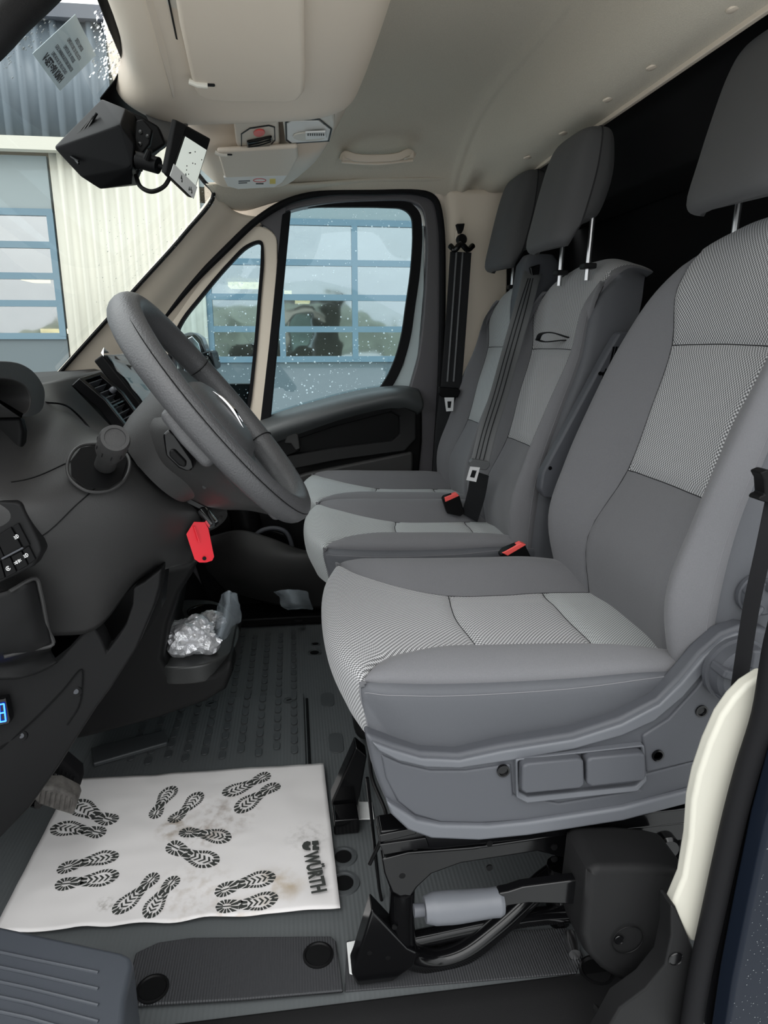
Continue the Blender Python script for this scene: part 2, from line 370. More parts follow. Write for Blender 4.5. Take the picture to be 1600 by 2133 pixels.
# partition behind the seats, roof headliner
structure(M().box((.99, 1.5, .85), (.03, 1.9, 1.8)).build('wall_back', 'partition_felt'))
ys = (.45, .9, 1.5, 1.95, 2.12, 2.24, 2.31); dz = (-.0, 0, 0, -.005, -.045, -.10, -.165)
prof = ((-.15, 1.48), (-.05, 1.50), (.2, 1.545), (.38, 1.562), (.47, 1.562), (.508, 1.555), (.523, 1.543), (.537, 1.539), (.553, 1.520), (.60, 1.452), (.64, 1.424), (.692, 1.412))
rows = []
for x, z in prof:
    rows.append([V(x, y, max(z+d*(1 if x < .6 else .25), 1.392 if x < .6 else 1.40)) for y, d in zip(ys, dz)])
G, _, _ = surf(rows, 8, 10)
HL = structure(M().grid(G).build('ceiling', 'headliner', weld=False, ang=80))
M().prism([V(.690, .45, 1.404), V(.700, .45, 1.404), V(.700, 2.31, 1.404), V(.690, 2.31, 1.404)], (0, 0, .016)).build('edge_strip', 'cream_plastic', HL, bevel=.002)
for (a, b) in ((1530, 28), (1360, 148), (1268, 214), (1175, 283), (1100, 333)):
    c = at(a, b, z=1.414); M().lathe((c.x, c.y, 1.4225), (.25, 0, -1), [(.013, 0), (.013, .003), (.009, .0055), (0, .006)], 18).build('clip_button', 'cream_plastic', HL)
structure(M().box((.43, 1.4, 1.72), (1.40, 2.1, .03)).build('roof', 'navy_paint'))
# rear cover strip under the roof at the partition
structure(M().prism([V(.82, .45, 1.30), V(.97, .45, 1.30), V(.97, .45, 1.62), V(.74, .45, 1.62), V(.74, .45, 1.46)], (0, 1.9, 0)).build('trim_3', 'partition_felt', bevel=.01))

# windshield
WSN = V(-1, 0, 1).normalized(); WSP = (WSN, at(450, 415, y=2.2))
def wsoff(y): return .125*(1-((y-1.45)/.80)**2)          # the glass bulges forward in the middle
def ws(a, b, off=0):
    o_ = .06
    for _ in range(12): p = at(a, b, plane=(WSN, WSP[1]-V(o_, 0, 0)+WSN*off)); o_ = wsoff(p.y)
    return p
glass('windshield_glass', (.95, .98, .97), .015); glass('door_glass', (.80, .90, .93), .05)
ws_top = 1.344; 
wg = structure(M().grid([[V(-.20+t*-.62-wsoff(y), y, 1.344-.62*t) for t in (-.08, 0, .5, 1)] for y in [.66+.0725*k for k in range(23)]]).build('window_1', 'windshield_glass'))
# black border of the windshield: top band (wide behind the camera housing) and side bands
fl_ = [(170, -160), (188, -70), (204, 0), (216, 32), (228, 62), (242, 95), (253, 122), (254, 142), (240, 168), (210, 206), (225, 260), (262, 320), (300, 345), (345, 305), (400, 335)]
fr_ = [(300, -160), (300, -70), (300, 0), (300, 32), (300, 62), (305, 95), (310, 122), (315, 142), (320, 168), (330, 190), (340, 215), (350, 235), (362, 255), (380, 280), (425, 315)]
M().grid([[ws(*p, -.006), ws((p[0]+q_[0])/2, (p[1]+q_[1])/2, -.006), ws(*q_, -.006)] for p, q_ in zip(fl_, fr_)]).build('frit_border', 'black_plastic', wg, weld=False, solid=.002)
# driver side A pillar, at the top left corner of the view
structure(M().tube([V(-.80, .70, .80), V(-.56, .70, 1.03), at(-60, 105, y=.70), at(20, 28, y=.72), at(75, -22, y=.74), at(150, -95, y=.76)], .018, 12, smooth=4).build('trim_4', 'dark_plastic'))
# passenger A pillar trim
pilr = [[(450, 402, 2.20), (470, 425, 2.24), (500, 445, 2.29), (560, 455, 2.33)],
        [(390, 478, 2.20), (415, 500, 2.24), (440, 520, 2.29), (470, 535, 2.33)],
        [(290, 590, 2.20), (320, 618, 2.24), (345, 640, 2.29), (372, 665, 2.33)],
        [(190, 700, 2.20), (225, 728, 2.24), (260, 760, 2.29), (290, 790, 2.33)],
        [(105, 795, 2.20), (140, 820, 2.24), (180, 850, 2.29), (220, 880, 2.33)]]
AP = structure(patch(pilr, 'trim_5', 'cream_plastic', None, 8, solid=.01))
M().tube([at(398, 345, y=2.19), at(425, 378, y=2.19), at(445, 404, y=2.19)]+[at(p[0][0]-3, p[0][1]+6, y=2.195) for p in pilr[1:]], .006, 8, smooth=6).build('rubber_edge', 'black_plastic', AP)
# cloth corner between roof, pillar and door
structure(patch([[(430, 385, 2.16), (520, 385, 2.22), (620, 385, 2.25), (760, 375, 2.27), (900, 372, 2.27), (1060, 372, 2.27)],
                 [(446, 405, 2.19), (520, 410, 2.25), (610, 402, 2.30), (750, 392, 2.31), (900, 392, 2.31), (1060, 395, 2.31)],
                 [(455, 420, 2.22), (500, 440, 2.30), (590, 418, 2.33), (750, 402, 2.33), (900, 402, 2.33), (1060, 410, 2.33)]], 'trim_6', 'headliner', None, 6, solid=.006))

# ------------------------------------------------------------------ passenger door
DY = 2.37
def dp(a, b, y=DY): return at(a, b, y=y)
structure(M().prism([at(*p, y=2.385) for p in ((425, 380), (900, 372), (905, 408), (600, 428), (545, 462), (470, 532), (352, 662), (325, 650), (430, 470))], (0, .02, 0)).build('trim_8', 'cream_plastic'))
PD = structure(bpy.data.objects.new('door_1', None)); COL.objects.link(PD); PD.location = (.1, DY, 0); OFF[PD.name] = V(.1, DY, 0)
def loop(pts, y, n=5): 
    P = [at(a, b, y=y) for a, b in pts]; Q, _ = crom(P[-2:]+P+P[:3], n); return Q[2*n:(2+len(P))*n]
# main window outline (glass visible area) and seal
win = [(603, 437), (640, 432), (720, 431), (800, 432), (840, 436), (856, 450), (860, 480), (856, 560), (845, 640), (836, 700), (820, 755), (800, 795), (785, 812), (720, 826), (640, 848), (575, 866), (562, 868), (563, 850), (573, 720), (584, 590), (595, 470)]
def grow(pts, d, c=None):
    n = len(pts); out = []
    for i in range(n):
        a = Vector(pts[i-1]+(0,)); b = Vector(pts[(i+1) % n]+(0,)); t = (b-a).normalized(); out.append((pts[i][0]+t.y*d, pts[i][1]-t.x*d))
    return out
seal_out = grow(win, 20)
M().ring(loop(seal_out, DY-.02), loop(win, DY-.015), (0, .02, 0)).build('window_seal', 'rubber', PD, bevel=.003)
gl = M().prism(loop(grow(win, 8), DY-.003, 3), (0, .003, 0)).build('window_pane', 'door_glass', PD)
# door inner frame metal: ring around the whole opening (dark lilac-grey), with the pale blue rear edge
open_ = [(345, 655), (400, 590), (470, 520), (540, 455), (600, 420), (680, 402), (780, 400), (870, 400), (905, 415), (918, 460), (922, 600), (917, 800), (905, 1000), (900, 1150), (880, 1290), (700, 1290), (560, 1290), (450, 1250), (380, 1150), (330, 1000), (320, 850), (325, 720)]
inn_ = [(380, 665), (420, 610), (480, 545), (550, 470), (600, 440), (680, 424), (780, 418), (855, 420), (878, 435), (888, 480), (886, 600), (872, 740), (850, 830), (850, 1000), (830, 1240), (690, 1240), (560, 1240), (470, 1200), (420, 1100), (390, 1000), (370, 850), (365, 720)]
M().ring(loop(open_, DY-.035), loop(inn_, DY-.035), (0, .06, 0)).build('door_frame', 'door_metal', PD, bevel=.006, seg=3)
o = M().tube([at(a, b, y=DY-.06) for a, b in [(330, 675)]+open_[:14]], .0105, 10, smooth=5).build('weather_strip', 'rubber', PD)
M().prism([dp(*p, DY-.012) for p in ((868, 470), (884, 470), (884, 600), (872, 740), (845, 835), (800, 835), (840, 760), (860, 650))], (0, .03, 0)).build('frame_edge', 'pale_blue_metal', PD, bevel=.004)
# quarter window
qin = [(543, 504), (547, 530), (541, 620), (531, 740), (518, 850), (510, 880), (440, 905), (395, 905), (360, 860), (350, 760), (372, 680), (420, 615), (480, 545), (515, 512)]
qout = [(572, 488), (578, 530), (572, 630), (560, 760), (545, 875), (530, 930), (440, 950), (380, 950), (330, 870), (318, 760), (345, 672), (400, 600), (475, 515), (530, 470)]
M().ring(loop(qout, DY-.05), loop(qin, DY-.045), (0, .05, 0)).build('quarter_window_surround', 'cream_plastic', PD, bevel=.006, seg=3)
M().ring(loop(grow(qin, 3), DY-.052), loop(grow(qin, -4), DY-.052), (0, .03, 0)).build('quarter_window_seal', 'rubber', PD)
M().prism(loop(grow(qin, 2), DY-.01, 3), (0, .003, 0)).build('quarter_window_pane', 'door_glass', PD)
M().prism([dp(*p, DY-.052) for p in ((588, 446), (606, 438), (564, 872), (542, 878), (560, 720))], (0, .04, 0)).build('window_divider', 'rubber', PD, bevel=.004)
M().prism([dp(*p, DY-.045) for p in ((500, 476), (545, 450), (596, 428), (594, 470), (588, 545), (580, 560), (577, 500), (566, 480), (540, 464))], (0, .05, 0)).build('divider_panel', 'door_metal', PD, bevel=.003)
# door trim panel
dpan = [(500, 905), (560, 880), (640, 855), (740, 826), (830, 812), (862, 818), (880, 850), (880, 920), (872, 1000), (860, 1100), (840, 1260), (700, 1290), (560, 1290), (430, 1250), (380, 1100), (400, 960)]
M().prism([dp(*p, DY-.05) for p in dpan], (0, .06, 0)).build('lower_panel', 'black_plastic', PD, bevel=.01, seg=3)
am = [[(530, 880, 2.34), (640, 845, 2.34), (760, 815, 2.34), (835, 808, 2.34), (868, 812, 2.35)],
      [(535, 893, 2.29), (640, 858, 2.29), (760, 826, 2.29), (838, 814, 2.29), (874, 822, 2.31)],
      [(538, 908, 2.27), (640, 876, 2.27), (760, 842, 2.27), (840, 828, 2.27), (880, 845, 2.30)],
      [(545, 930, 2.30), (640, 895, 2.30), (755, 858, 2.30), (825, 848, 2.30), (872, 862, 2.33)]]
patch(am, 'door_rail', 'glare_grey_plastic', PD, 8, solid=.008)
M().ring([dp(*p, 2.29) for p in ((560, 925), (700, 875), (830, 842), (868, 860), (868, 915), (845, 940), (700, 960), (600, 980), (570, 975))],
         [dp(*p, 2.30) for p in ((575, 930), (700, 888), (815, 858), (832, 868), (832, 905), (815, 918), (700, 932), (605, 948), (585, 950))], (0, .05, 0)).build('grab_recess_frame', 'dark_plastic', PD, bevel=.006, seg=3)
M().prism([dp(*p, 2.325) for p in ((610, 944), (760, 912), (790, 915), (785, 925), (640, 958), (612, 956))], (0, .02, 0)).build('pull_slot', 'gloss_black', PD, bevel=.004)
M().prism([dp(*p, 2.295) for p in ((560, 925), (590, 905), (610, 898), (622, 915), (625, 940), (600, 950), (570, 965))], (0, .03, 0)).build('inner_handle_bezel', 'black_plastic', PD, bevel=.005)
M().prism([dp(*p, 2.285) for p in ((597, 905), (612, 897), (622, 905), (626, 935), (616, 940), (606, 925), (592, 925))], (0, .02, 0)).build('inner_handle', 'dash_plastic', PD, bevel=.006)
M().prism([dp(*p, 2.29) for p in ((560, 1010), (640, 985), (860, 940), (862, 965), (860, 985), (700, 1010), (640, 1030), (560, 1060))], (0, .03, 0)).build('door_shelf', 'dash_plastic', PD, bevel=.01, seg=3)
# lower pocket with bottle holder
pk = [[(430, 1120, 2.28), (500, 1105, 2.24), (560, 1120, 2.22), (640, 1150, 2.21), (760, 1140, 2.22)],
      [(425, 1140, 2.26), (500, 1150, 2.2), (560, 1162, 2.18), (640, 1158, 2.17), (760, 1150, 2.19)],
      [(430, 1180, 2.25), (500, 1200, 2.2), (570, 1215, 2.18), (650, 1210, 2.17), (760, 1200, 2.19)],
      [(470, 1230, 2.27), (540, 1250, 2.24), (600, 1262, 2.22), (660, 1265, 2.21), (760, 1260, 2.21)]]
dk = patch(pk, 'door_pocket', 'dash_plastic', PD, 8, solid=.006)
M().tube([dp(*p, 2.24) for p in ((528, 1165), (524, 1130), (540, 1108), (570, 1100), (595, 1108), (608, 1135), (610, 1162))], .0075, 10, smooth=5).build('bottle_holder_rim', 'grey_plastic', PD)
M().prism([dp(*p, 2.26) for p in ((535, 1170), (532, 1130), (545, 1112), (570, 1106), (590, 1112), (602, 1135), (604, 1170))], (0, .01, 0)).build('bottle_holder_cavity', 'gloss_black', PD)
M().tube([dp(*p, 2.30) for p in ((440, 985), (500, 1050), (520, 1120))], .05, 14, smooth=5).build('speaker_bulge', 'black_plastic', PD)

# B pillar on the passenger side
Bp = [[(905, 385, 2.36), (935, 392, 2.30), (975, 395, 2.29), (1030, 395, 2.28), (1050, 398, 2.28)],
      [(912, 480, 2.37), (940, 490, 2.31), (980, 490, 2.30), (1035, 490, 2.29), (1055, 490, 2.29)],
      [(915, 620, 2.38), (928, 620, 2.32), (970, 620, 2.31), (1030, 620, 2.30), (1055, 620, 2.30)],
      [(908, 800, 2.38), (918, 800, 2.33), (960, 800, 2.32), (1010, 800, 2.31), (1040, 800, 2.31)],
      [(890, 1010, 2.38), (905, 1010, 2.34), (950, 1010, 2.33), (1000, 1010, 2.32), (1030, 1010, 2.32)]]
BPL = structure(patch(Bp, 'wall_right', 'cream_plastic', None, 8, solid=.01))
# outer body below/around the passenger door
structure(M().box((-.62, 2.43, .32), (1.0, .05, .96)).build('wall_right_front', 'black_plastic'))
structure(M().box((.72, 2.42, .6), (.5, .04, 1.4)).build('wall_right_rear', 'partition_felt'))
structure(M().box((-1.02, 1.5, .42), (.04, 1.9, .84)).build('wall_front', 'black_plastic'))
# ================================================================== SEATS
CUSH = [ # rows front-bottom -> back ; columns: bottom, side seam, crest, centre seam, q, mid   (x, lateral, z)
 [(.092,.250,.425),(.0915,.2495,.4255),(.091,.249,.426),(.090,.248,.427),(.066,.14,.420),(.058,0,.418)],
 [(.110,.252,.416),(.084,.2512,.460),(.0835,.2508,.461),(.082,.2500,.462),(.050,.14,.462),(.040,0,.460)],
 [(.140,.254,.408),(.076,.2450,.508),(.0765,.2435,.510),(.078,.2420,.512),(.050,.14,.509),(.041,0,.508)],
 [(.180,.254,.404),(.105,.2500,.512),(.115,.2250,.527),(.118,.178,.516),(.090,.10,.522),(.080,0,.523)],
 [(.240,.252,.403),(.175,.2520,.508),(.185,.2000,.532),(.195,.136,.502),(.185,.07,.505),(.180,0,.506)],
 [(.320,.250,.408),(.270,.2520,.504),(.275,.1950,.529),(.280,.124,.487),(.270,.06,.491),(.265,0,.492)],
 [(.410,.250,.418),(.380,.2520,.503),(.385,.1950,.525),(.385,.128,.481),(.380,.06,.484),(.380,0,.485)],
 [(.490,.248,.440),(.470,.2500,.504),(.470,.2000,.520),(.470,.140,.477),(.468,.07,.478),(.466,0,.478)],
 [(.585,.240,.480),(.580,.2400,.495),(.590,.2050,.500),(.600,.150,.468),(.605,.07,.466),(.607,0,.465)]]
BACK = [
 [(.69,.235,.43),(.575,.245,.445),(.540,.230,.45),(.565,.150,.45),(.578,.07,.45),(.580,0,.45)],
 [(.705,.250,.55),(.572,.250,.590),(.508,.233,.60),(.550,.145,.58),(.560,.07,.58),(.562,0,.58)],
 [(.73,.250,.69),(.586,.250,.705),(.535,.232,.71),(.608,.122,.715),(.614,.06,.715),(.616,0,.715)],
 [(.77,.250,.82),(.618,.248,.815),(.578,.229,.825),(.641,.120,.828),(.648,.06,.828),(.650,0,.828)],
 [(.805,.245,.93),(.655,.240,.928),(.624,.219,.935),(.680,.138,.94),(.687,.07,.942),(.689,0,.943)],
 [(.835,.220,1.03),(.688,.208,1.033),(.676,.192,1.037),(.690,.158,1.04),(.706,.08,1.045),(.708,0,1.046)],
 [(.850,.172,1.085),(.742,.170,1.092),(.732,.166,1.096),(.730,.158,1.100),(.735,.08,1.115),(.736,0,1.118)],
 [(.860,.145,1.095),(.782,.146,1.112),(.778,.145,1.115),(.775,.142,1.118),(.775,.07,1.138),(.775,0,1.141)],
 [(.862,.135,1.09),(.838,.135,1.105),(.836,.134,1.108),(.834,.132,1.110),(.832,.07,1.128),(.832,0,1.130)]]
def spread(T, yc, k, dx, dzf, near):
    out = []
    for r in T:
        L = [V(x+dx, yc-a*k, z+dzf) for x, a, z in r]; R = [V(x+dx, yc+a*k, z+dzf) for x, a, z in r]
        out.append(L+R[-2::-1])
    return out
NU = [8]*8; NV = [10, 10, 10, 7, 7, 7, 7, 10, 10, 10]
def seamlines(G, root, cols, rws):
    for (j, a, b) in cols: M().tube([G[i][j] for i in range(a, b+1, 2)], .0011, 5).build('seam', 'seam_dark', root)
    for (i, a, b) in rws: M().tube([G[i][j] for j in range(a, b+1, 2)], .0011, 5).build('seam', 'seam_dark', root)
def seat_cushion(root, yc, k, dx=0, dz=0, woven='woven_fabric', label_parts=True):
    G, ui, vi = surf(spread(CUSH, yc, k, dx, dz, 1), NU, NV)
    sg = -1 if normals(G)[ui[5]][vi[5]].z < 0 else 1
    UVm = arclen_uv(G)
    G = groove(G, [(vi[3], ui[2], ui[8]), (vi[7], ui[2], ui[8]), (vi[1], ui[2], ui[8]), (vi[9], ui[2], ui[8])], [(ui[5], vi[3], vi[7]), (ui[7], vi[3], vi[7])], .005, .0048, sg)
    seamlines(G, root, [(vi[3], ui[2], ui[8]), (vi[7], ui[2], ui[8])], [(ui[5], vi[3], vi[7]), (ui[7], vi[3], vi[7])])
    base = piece(G, UVm, ui[0], ui[5], vi[3], vi[7], 'front_panel', woven, root)
    piece(G, UVm, ui[5], ui[7], vi[3], vi[7], 'centre_panel', woven, root)
    piece(G, UVm, ui[7], ui[8], vi[3], vi[7], 'rear_panel', 'woven_fabric_light', root)
    for a, b in ((1, 3), (7, 9)): piece(G, UVm, 0, ui[8], vi[a], vi[b], 'side_bolster', 'bolster_fabric', root)
    for a, b in ((0, 1), (9, 10)): piece(G, UVm, 0, ui[8], vi[a], vi[b], 'side_panel', 'side_leather', root)
    for j in (1, 9): M().tube([G[i][vi[j]-(2 if j == 1 else -2)] for i in range(ui[2], ui[8], 2)], .0008, 5).build('seam_stitching', 'stitch', root)
    under = M().box((.33+dx, yc, .42+dz), (.46, .42*k, .06)).build('cushion_pan', 'black_plastic', root, bevel=.01)
    return G
def seat_back(root, yc, k, dx=0, dz=0, woven='woven_fabric', wide=False, xs=1):
    T = BACK
    if wide: # bench: woven insert runs wider, the bolsters are flatter
        T = []
        for i, r in enumerate(BACK):
            q = [list(c) for c in r]
            q[2][0] += .022 if 1 <= i <= 4 else 0; q[1][0] += .01 if 1 <= i <= 4 else 0
            if i >= 3: q[0][0] -= .045
            for c, w_ in ((3, {2: 1.15, 3: 1.35, 4: 1.42, 5: 1.28}.get(i, 1)), (4, {3: 1.2, 4: 1.3, 5: 1.3}.get(i, 1))): q[c][1] *= w_
            f = {5: 1.06, 6: 1.2, 7: 1.28, 8: 1.28}.get(i, 1)
            for c in q: c[1] *= f
            T.append([tuple(c) for c in q])
    G, ui, vi = surf(spread(T, yc, k, dx, dz, 1), NU, NV)
    sg = -1 if normals(G)[ui[3]][vi[5]].x > 0 else 1
    UVm = arclen_uv(G)
    G = groove(G, [(vi[3], 0, ui[6]), (vi[7], 0, ui[6]), (vi[1], 0, ui[6]), (vi[9], 0, ui[6])], [(ui[2], vi[3], vi[7]), (ui[4], vi[3], vi[7])], .005, .0048, sg)
    seamlines(G, root, [(vi[3], 0, ui[6]), (vi[7], 0, ui[6])], [(ui[2], vi[3], vi[7]), (ui[4], vi[3], vi[7])])
    piece(G, UVm, 0, ui[2], vi[3], vi[7], 'lumbar_panel', 'bolster_fabric', root)
    piece(G, UVm, ui[2], ui[4], vi[3], vi[7], 'back_panel', woven, root)
    piece(G, UVm, ui[4], ui[8], vi[3], vi[7], 'shoulder_panel', woven, root)
    for a, b in ((1, 3), (7, 9)): piece(G, UVm, 0, ui[8], vi[a], vi[b], 'back_bolster', 'bolster_fabric', root)
    for a, b in ((0, 1), (9, 10)): piece(G, UVm, 0, ui[8], vi[a], vi[b], 'back_side_panel', 'side_leather', root)
    nv = len(G[0]); R = []
    for r in G: a, b = r[0], r[-1]; R.append([a, a.lerp(b, .1)+V(.02, 0, 0), a.lerp(b, .5)+V(.03, 0, 0), a.lerp(b, .9)+V(.02, 0, 0), b])
    M().grid(R+[[p for p in (G[-1][0], G[-1][nv//4], G[-1][nv//2], G[-1][3*nv//4], G[-1][-1])]]).build('back_shell', 'dark_plastic', root, weld=False)
    for j in (1, 9): M().tube([G[i][vi[j]+(2 if j == 1 else -2)] for i in range(0, ui[7], 2)], .0008, 5).build('seam_stitching', 'stitch', root)
    return G
def headrest(root, yc, hw, x0, z0, h=.25, s=1.0, lean=.06):
    """padded headrest: front face, sides and back meet along a piped seam"""
    rings = []; N_ = 32
    lv = [(0, .80, .66), (.02, .92, .88), (.07, 1, 1), (.35, 1, 1), (.6, .98, 1), (.8, .95, .98), (.93, .88, .90), (.98, .80, .76), (1, .62, .5)]
    for t, kw, kd in lv:
        z = z0+h*t; xf = x0+lean*t**1.3; xb = x0+.118*s+.035*min(t*2, 1)
        cx = (xf+xb)/2; dx = (xb-xf)/2*kd
        ring = []
        for j in range(N_):
            a = 2*pi*j/N_; ca, sa = cos(a), sin(a)
            w = hw*kw*(1 if ca < .0 else 1-.12*ca)
            px = cx+dx*math.copysign(abs(ca)**.62, ca); py = yc+w*math.copysign(abs(sa)**.55, sa)
            g = min(1, max(0, ((px-xf)/(xb-xf)-.38)/.22)); zz = z+(.055*g*g*(3-2*g))*(1-t)**2.0
            ring.append(V(px, py, zz))
        rings.append(ring)
    # smooth vertically
    cols = [crom([rings[i][j] for i in range(len(rings))], 4)[0] for j in range(N_)]
    fine = [[cols[j][i] for j in range(N_)] for i in range(len(cols[0]))]
    jf = [j for j in range(N_) if cos(2*pi*j/N_) <= .12]; a0, a1 = min(jf), max(jf)
    M().grid([[r[j] for j in range(a0, a1+1)] for r in fine]).build('headrest_front', 'headrest_fabric', root, weld=False, ang=80)
    idx = list(range(a1, N_))+list(range(0, a0+1))
    M().grid([[r[j] for j in idx] for r in fine]).build('headrest_sides', 'headrest_fabric', root, weld=False, ang=80)
    M().add(fine[0], [tuple(range(N_))]).build('headrest_underside', 'headrest_fabric', root); M().add(fine[-1], [tuple(range(N_))]).build('headrest_top', 'headrest_fabric', root)
    for j in (a0, a1): M().tube([r[j] for r in fine], .0018, 6).build('headrest_piping', 'seam_dark', root)
    for sgn in (-1, 1):
        M().tube([V(x0+.10, yc+sgn*hw*.7, z0+.09), V(x0+.095, yc+sgn*hw*.7, z0-.07)], .0055, 10).build('headrest_post', 'steel', root)
        M().box((x0+.096, yc+sgn*hw*.7, z0-.04), (.03, .028, .012)).build('post_guide', 'dark_plastic', root, bevel=.003)

DS = thing('driver_chair', 'large grey driver seat in foreground with woven centre and plastic side trim', 'seat', (.35, 1.05, 0))
YC = 1.055
seat_cushion(DS, YC, 1.0)
seat_back(DS, YC, 1.0)
headrest(DS, YC, .132, .655, 1.15, .255, 1.0, .06)
# side trim shell
def tr(pts, y): return [at(a, b, y=.77)+V(0, y-.77, 0) for a, b in pts]
shell = [(762, 1540), (775, 1600), (790, 1645), (812, 1695), (850, 1730), (900, 1748), (1000, 1752), (1100, 1742), (1300, 1712), (1470, 1668), (1560, 1630), (1610, 1560), (1640, 1400), (1620, 1320), (1560, 1310), (1515, 1328), (1470, 1368), (1425, 1422), (1380, 1468), (1300, 1508), (1200, 1540), (1050, 1564), (960, 1584), (880, 1580), (820, 1562)]
M().prism(tr(shell, .782), (0, .03, 0)).build('side_trim', 'grey_plastic', DS, bevel=.008, seg=4)
lip = [(835, 1690), (870, 1712), (920, 1722), (1020, 1724), (1100, 1716), (1300, 1685), (1475, 1640), (1475, 1668), (1300, 1714), (1100, 1745), (1000, 1755), (900, 1751), (850, 1733), (815, 1700), (805, 1672)]
M().prism(tr(lip, .772), (0, .02, 0)).build('trim_lower_lip', 'grey_plastic_light', DS, bevel=.005, seg=3)
ul = [(790, 1572), (830, 1592), (890, 1606), (960, 1608), (1080, 1590), (1200, 1568), (1300, 1540), (1370, 1508), (1430, 1458), (1480, 1400), (1530, 1350), (1560, 1330), (1545, 1322), (1515, 1335), (1470, 1376), (1425, 1430), (1380, 1474), (1300, 1515), (1200, 1547), (1050, 1571), (960, 1591), (880, 1587), (820, 1569), (775, 1552)]
M().prism(tr(ul, .776), (0, .014, 0)).build('trim_upper_rail', 'grey_plastic_light', DS, bevel=.004, seg=3)
rp = [(795, 1580), (840, 1600), (900, 1614), (975, 1614), (1070, 1600), (1075, 1665), (1170, 1682), (1340, 1655), (1350, 1622), (1470, 1590), (1480, 1640), (1300, 1690), (1100, 1720), (1000, 1726), (920, 1724), (865, 1708), (830, 1680), (805, 1630)]
M().prism(tr(rp, .779), (0, .012, 0)).build('trim_panel', 'grey_plastic', DS, bevel=.004, seg=3)
rp2 = [(1345, 1540), (1400, 1505), (1460, 1440), (1500, 1385), (1530, 1420), (1530, 1480), (1490, 1540), (1470, 1590), (1352, 1618)]
M().prism(tr(rp2, .778), (0, .012, 0)).build('trim_rear_panel', 'grey_plastic', DS, bevel=.004, seg=3)
for q in ([(1084, 1590), (1095, 1583), (1200, 1573), (1212, 1578), (1214, 1628), (1205, 1636), (1092, 1647), (1083, 1640)],
          [(1218, 1578), (1228, 1571), (1328, 1562), (1340, 1566), (1342, 1612), (1333, 1621), (1228, 1633), (1218, 1627)]):
    M().prism(tr(q, .762), (0, .03, 0)).build('adjust_lever', 'grey_plastic', DS, bevel=.005, seg=3)
M().ring(tr([(1076, 1585), (1345, 1555), (1350, 1630), (1330, 1652), (1100, 1676), (1078, 1665)], .772), tr([(1082, 1590), (1340, 1562), (1343, 1628), (1328, 1642), (1102, 1664), (1084, 1655)], .775), (0, .02, 0)).build('lever_recess_rim', 'grey_plastic_light', DS, bevel=.003)
for (a, b, r) in ((1052, 1613, .0065), (1376, 1580, .0065), (1468, 1487, .0065)):
    c = tr([(a, b)], .777)[0]; M().lathe(c, (0, -1, 0), [(r*1.35, -.003), (r*1.35, .0012), (r, .0015), (r*.9, -.001), (0, -.001)], 20).build('screw_hole', 'gloss_black', DS)
def knob(c, r, d, name):
    prof = [(r*1.08, 0), (r*1.08, d*.25), (r*.98, d*.3), (r*.95, d*.85), (r*.8, d), (0, d)]; m = M().lathe(c, (0, -1, 0), prof, 32)
    k = m.build(name, 'grey_plastic', DS)
    for i in range(5):
        a = 2*pi*i/5+.3; M().box(Vector(c)+V(cos(a)*r*.72, -d*.8, sin(a)*r*.72), (r*.62, d*1.1, r*.30), Matrix.Rotation(-a, 3, 'Y')).build('grip_rib', 'grey_plastic', k, bevel=.004, seg=3)
kc = tr([(1530, 1392)], .775)[0]
knob(kc+V(0, -.004, 0), .043, .030, 'recline_knob')
kc = at(1572, 1235, y=.80); knob(kc, .026, .024, 'lumbar_knob')
# seat frame: slide rails and pedestal of glossy black tube
def sp(a, b, y=.82): return at(a, b, y=y)
rail = [(792, 1732), (865, 1722), (905, 1735), (1170, 1712), (1560, 1670), (1570, 1700), (1190, 1740), (910, 1770), (870, 1770), (800, 1776)]
M().prism([sp(*p, .80) for p in rail], (0, .035, 0)).build('slide_rail', 'gloss_black', DS, bevel=.003, seg=3)
M().prism([sp(*p, .80)+V(0, .44, 0) for p in rail], (0, .035, 0)).build('slide_rail', 'gloss_black', DS, bevel=.003, seg=3)
c = [sp(*p, .797) for p in ((790, 1740), (868, 1724), (868, 1738), (792, 1756))]; M().prism(c, (0, .04, 0)).build('rail_end_bracket', 'gloss_black', DS, bevel=.002)
c = [sp(*p, .797) for p in ((790, 1760), (888, 1745), (895, 1765), (800, 1782))]; M().prism(c, (0, .04, 0)).build('rail_end_bracket', 'gloss_black', DS, bevel=.002)
fr = [(795, 1790), (850, 1775), (985, 1765), (1170, 1738), (1560, 1700), (1560, 1730), (1180, 1790), (1120, 1775), (960, 1800), (900, 1822), (870, 1850), (850, 1880), (815, 1860), (800, 1820)]
for dy in (0, .42): M().prism([sp(*p, .815)+V(0, dy, 0) for p in fr], (0, .022, 0)).build('pedestal_side_plate', 'gloss_black', DS, bevel=.004, seg=3)
for (a, b) in ((865, 1765), (838, 1824), (1020, 1757), (1155, 1790), (1020, 1808), (1155, 1765)):
    M().lathe(sp(a, b, .8155 if b > 1770 else .8), (0, -1, 0), [(.0048, -.002), (.0048, .0006), (0, .0008)], 14).build('bolt_hole', 'steel' if 0 else 'black_plastic', DS)
c = sp(1385, 1760, .8155); M().lathe(c, (0, -1, 0), [(.020, 0), (.020, .008), (.016, .012), (0, .012)], 20).build('round_cap', 'gloss_black', DS)
tubes = M().tube([sp(838, 1850, .83), sp(838, 1930, .835), sp(850, 1985, .84), sp(900, 2000, .845), sp(960, 1985, .85), sp(1040, 1925, .87), sp(1130, 1840, .90), sp(1200, 1790, .93)], .019, 14, smooth=6)
tubes.build('front_tube', 'gloss_black', DS)
M().tube([V(.15, .86, .033), V(.35, .88, .033), V(.55, .88, .033), V(.60, .88, .08), V(.60, .88, .26)], .014, 12, smooth=6).build('lower_tube', 'gloss_black', DS)
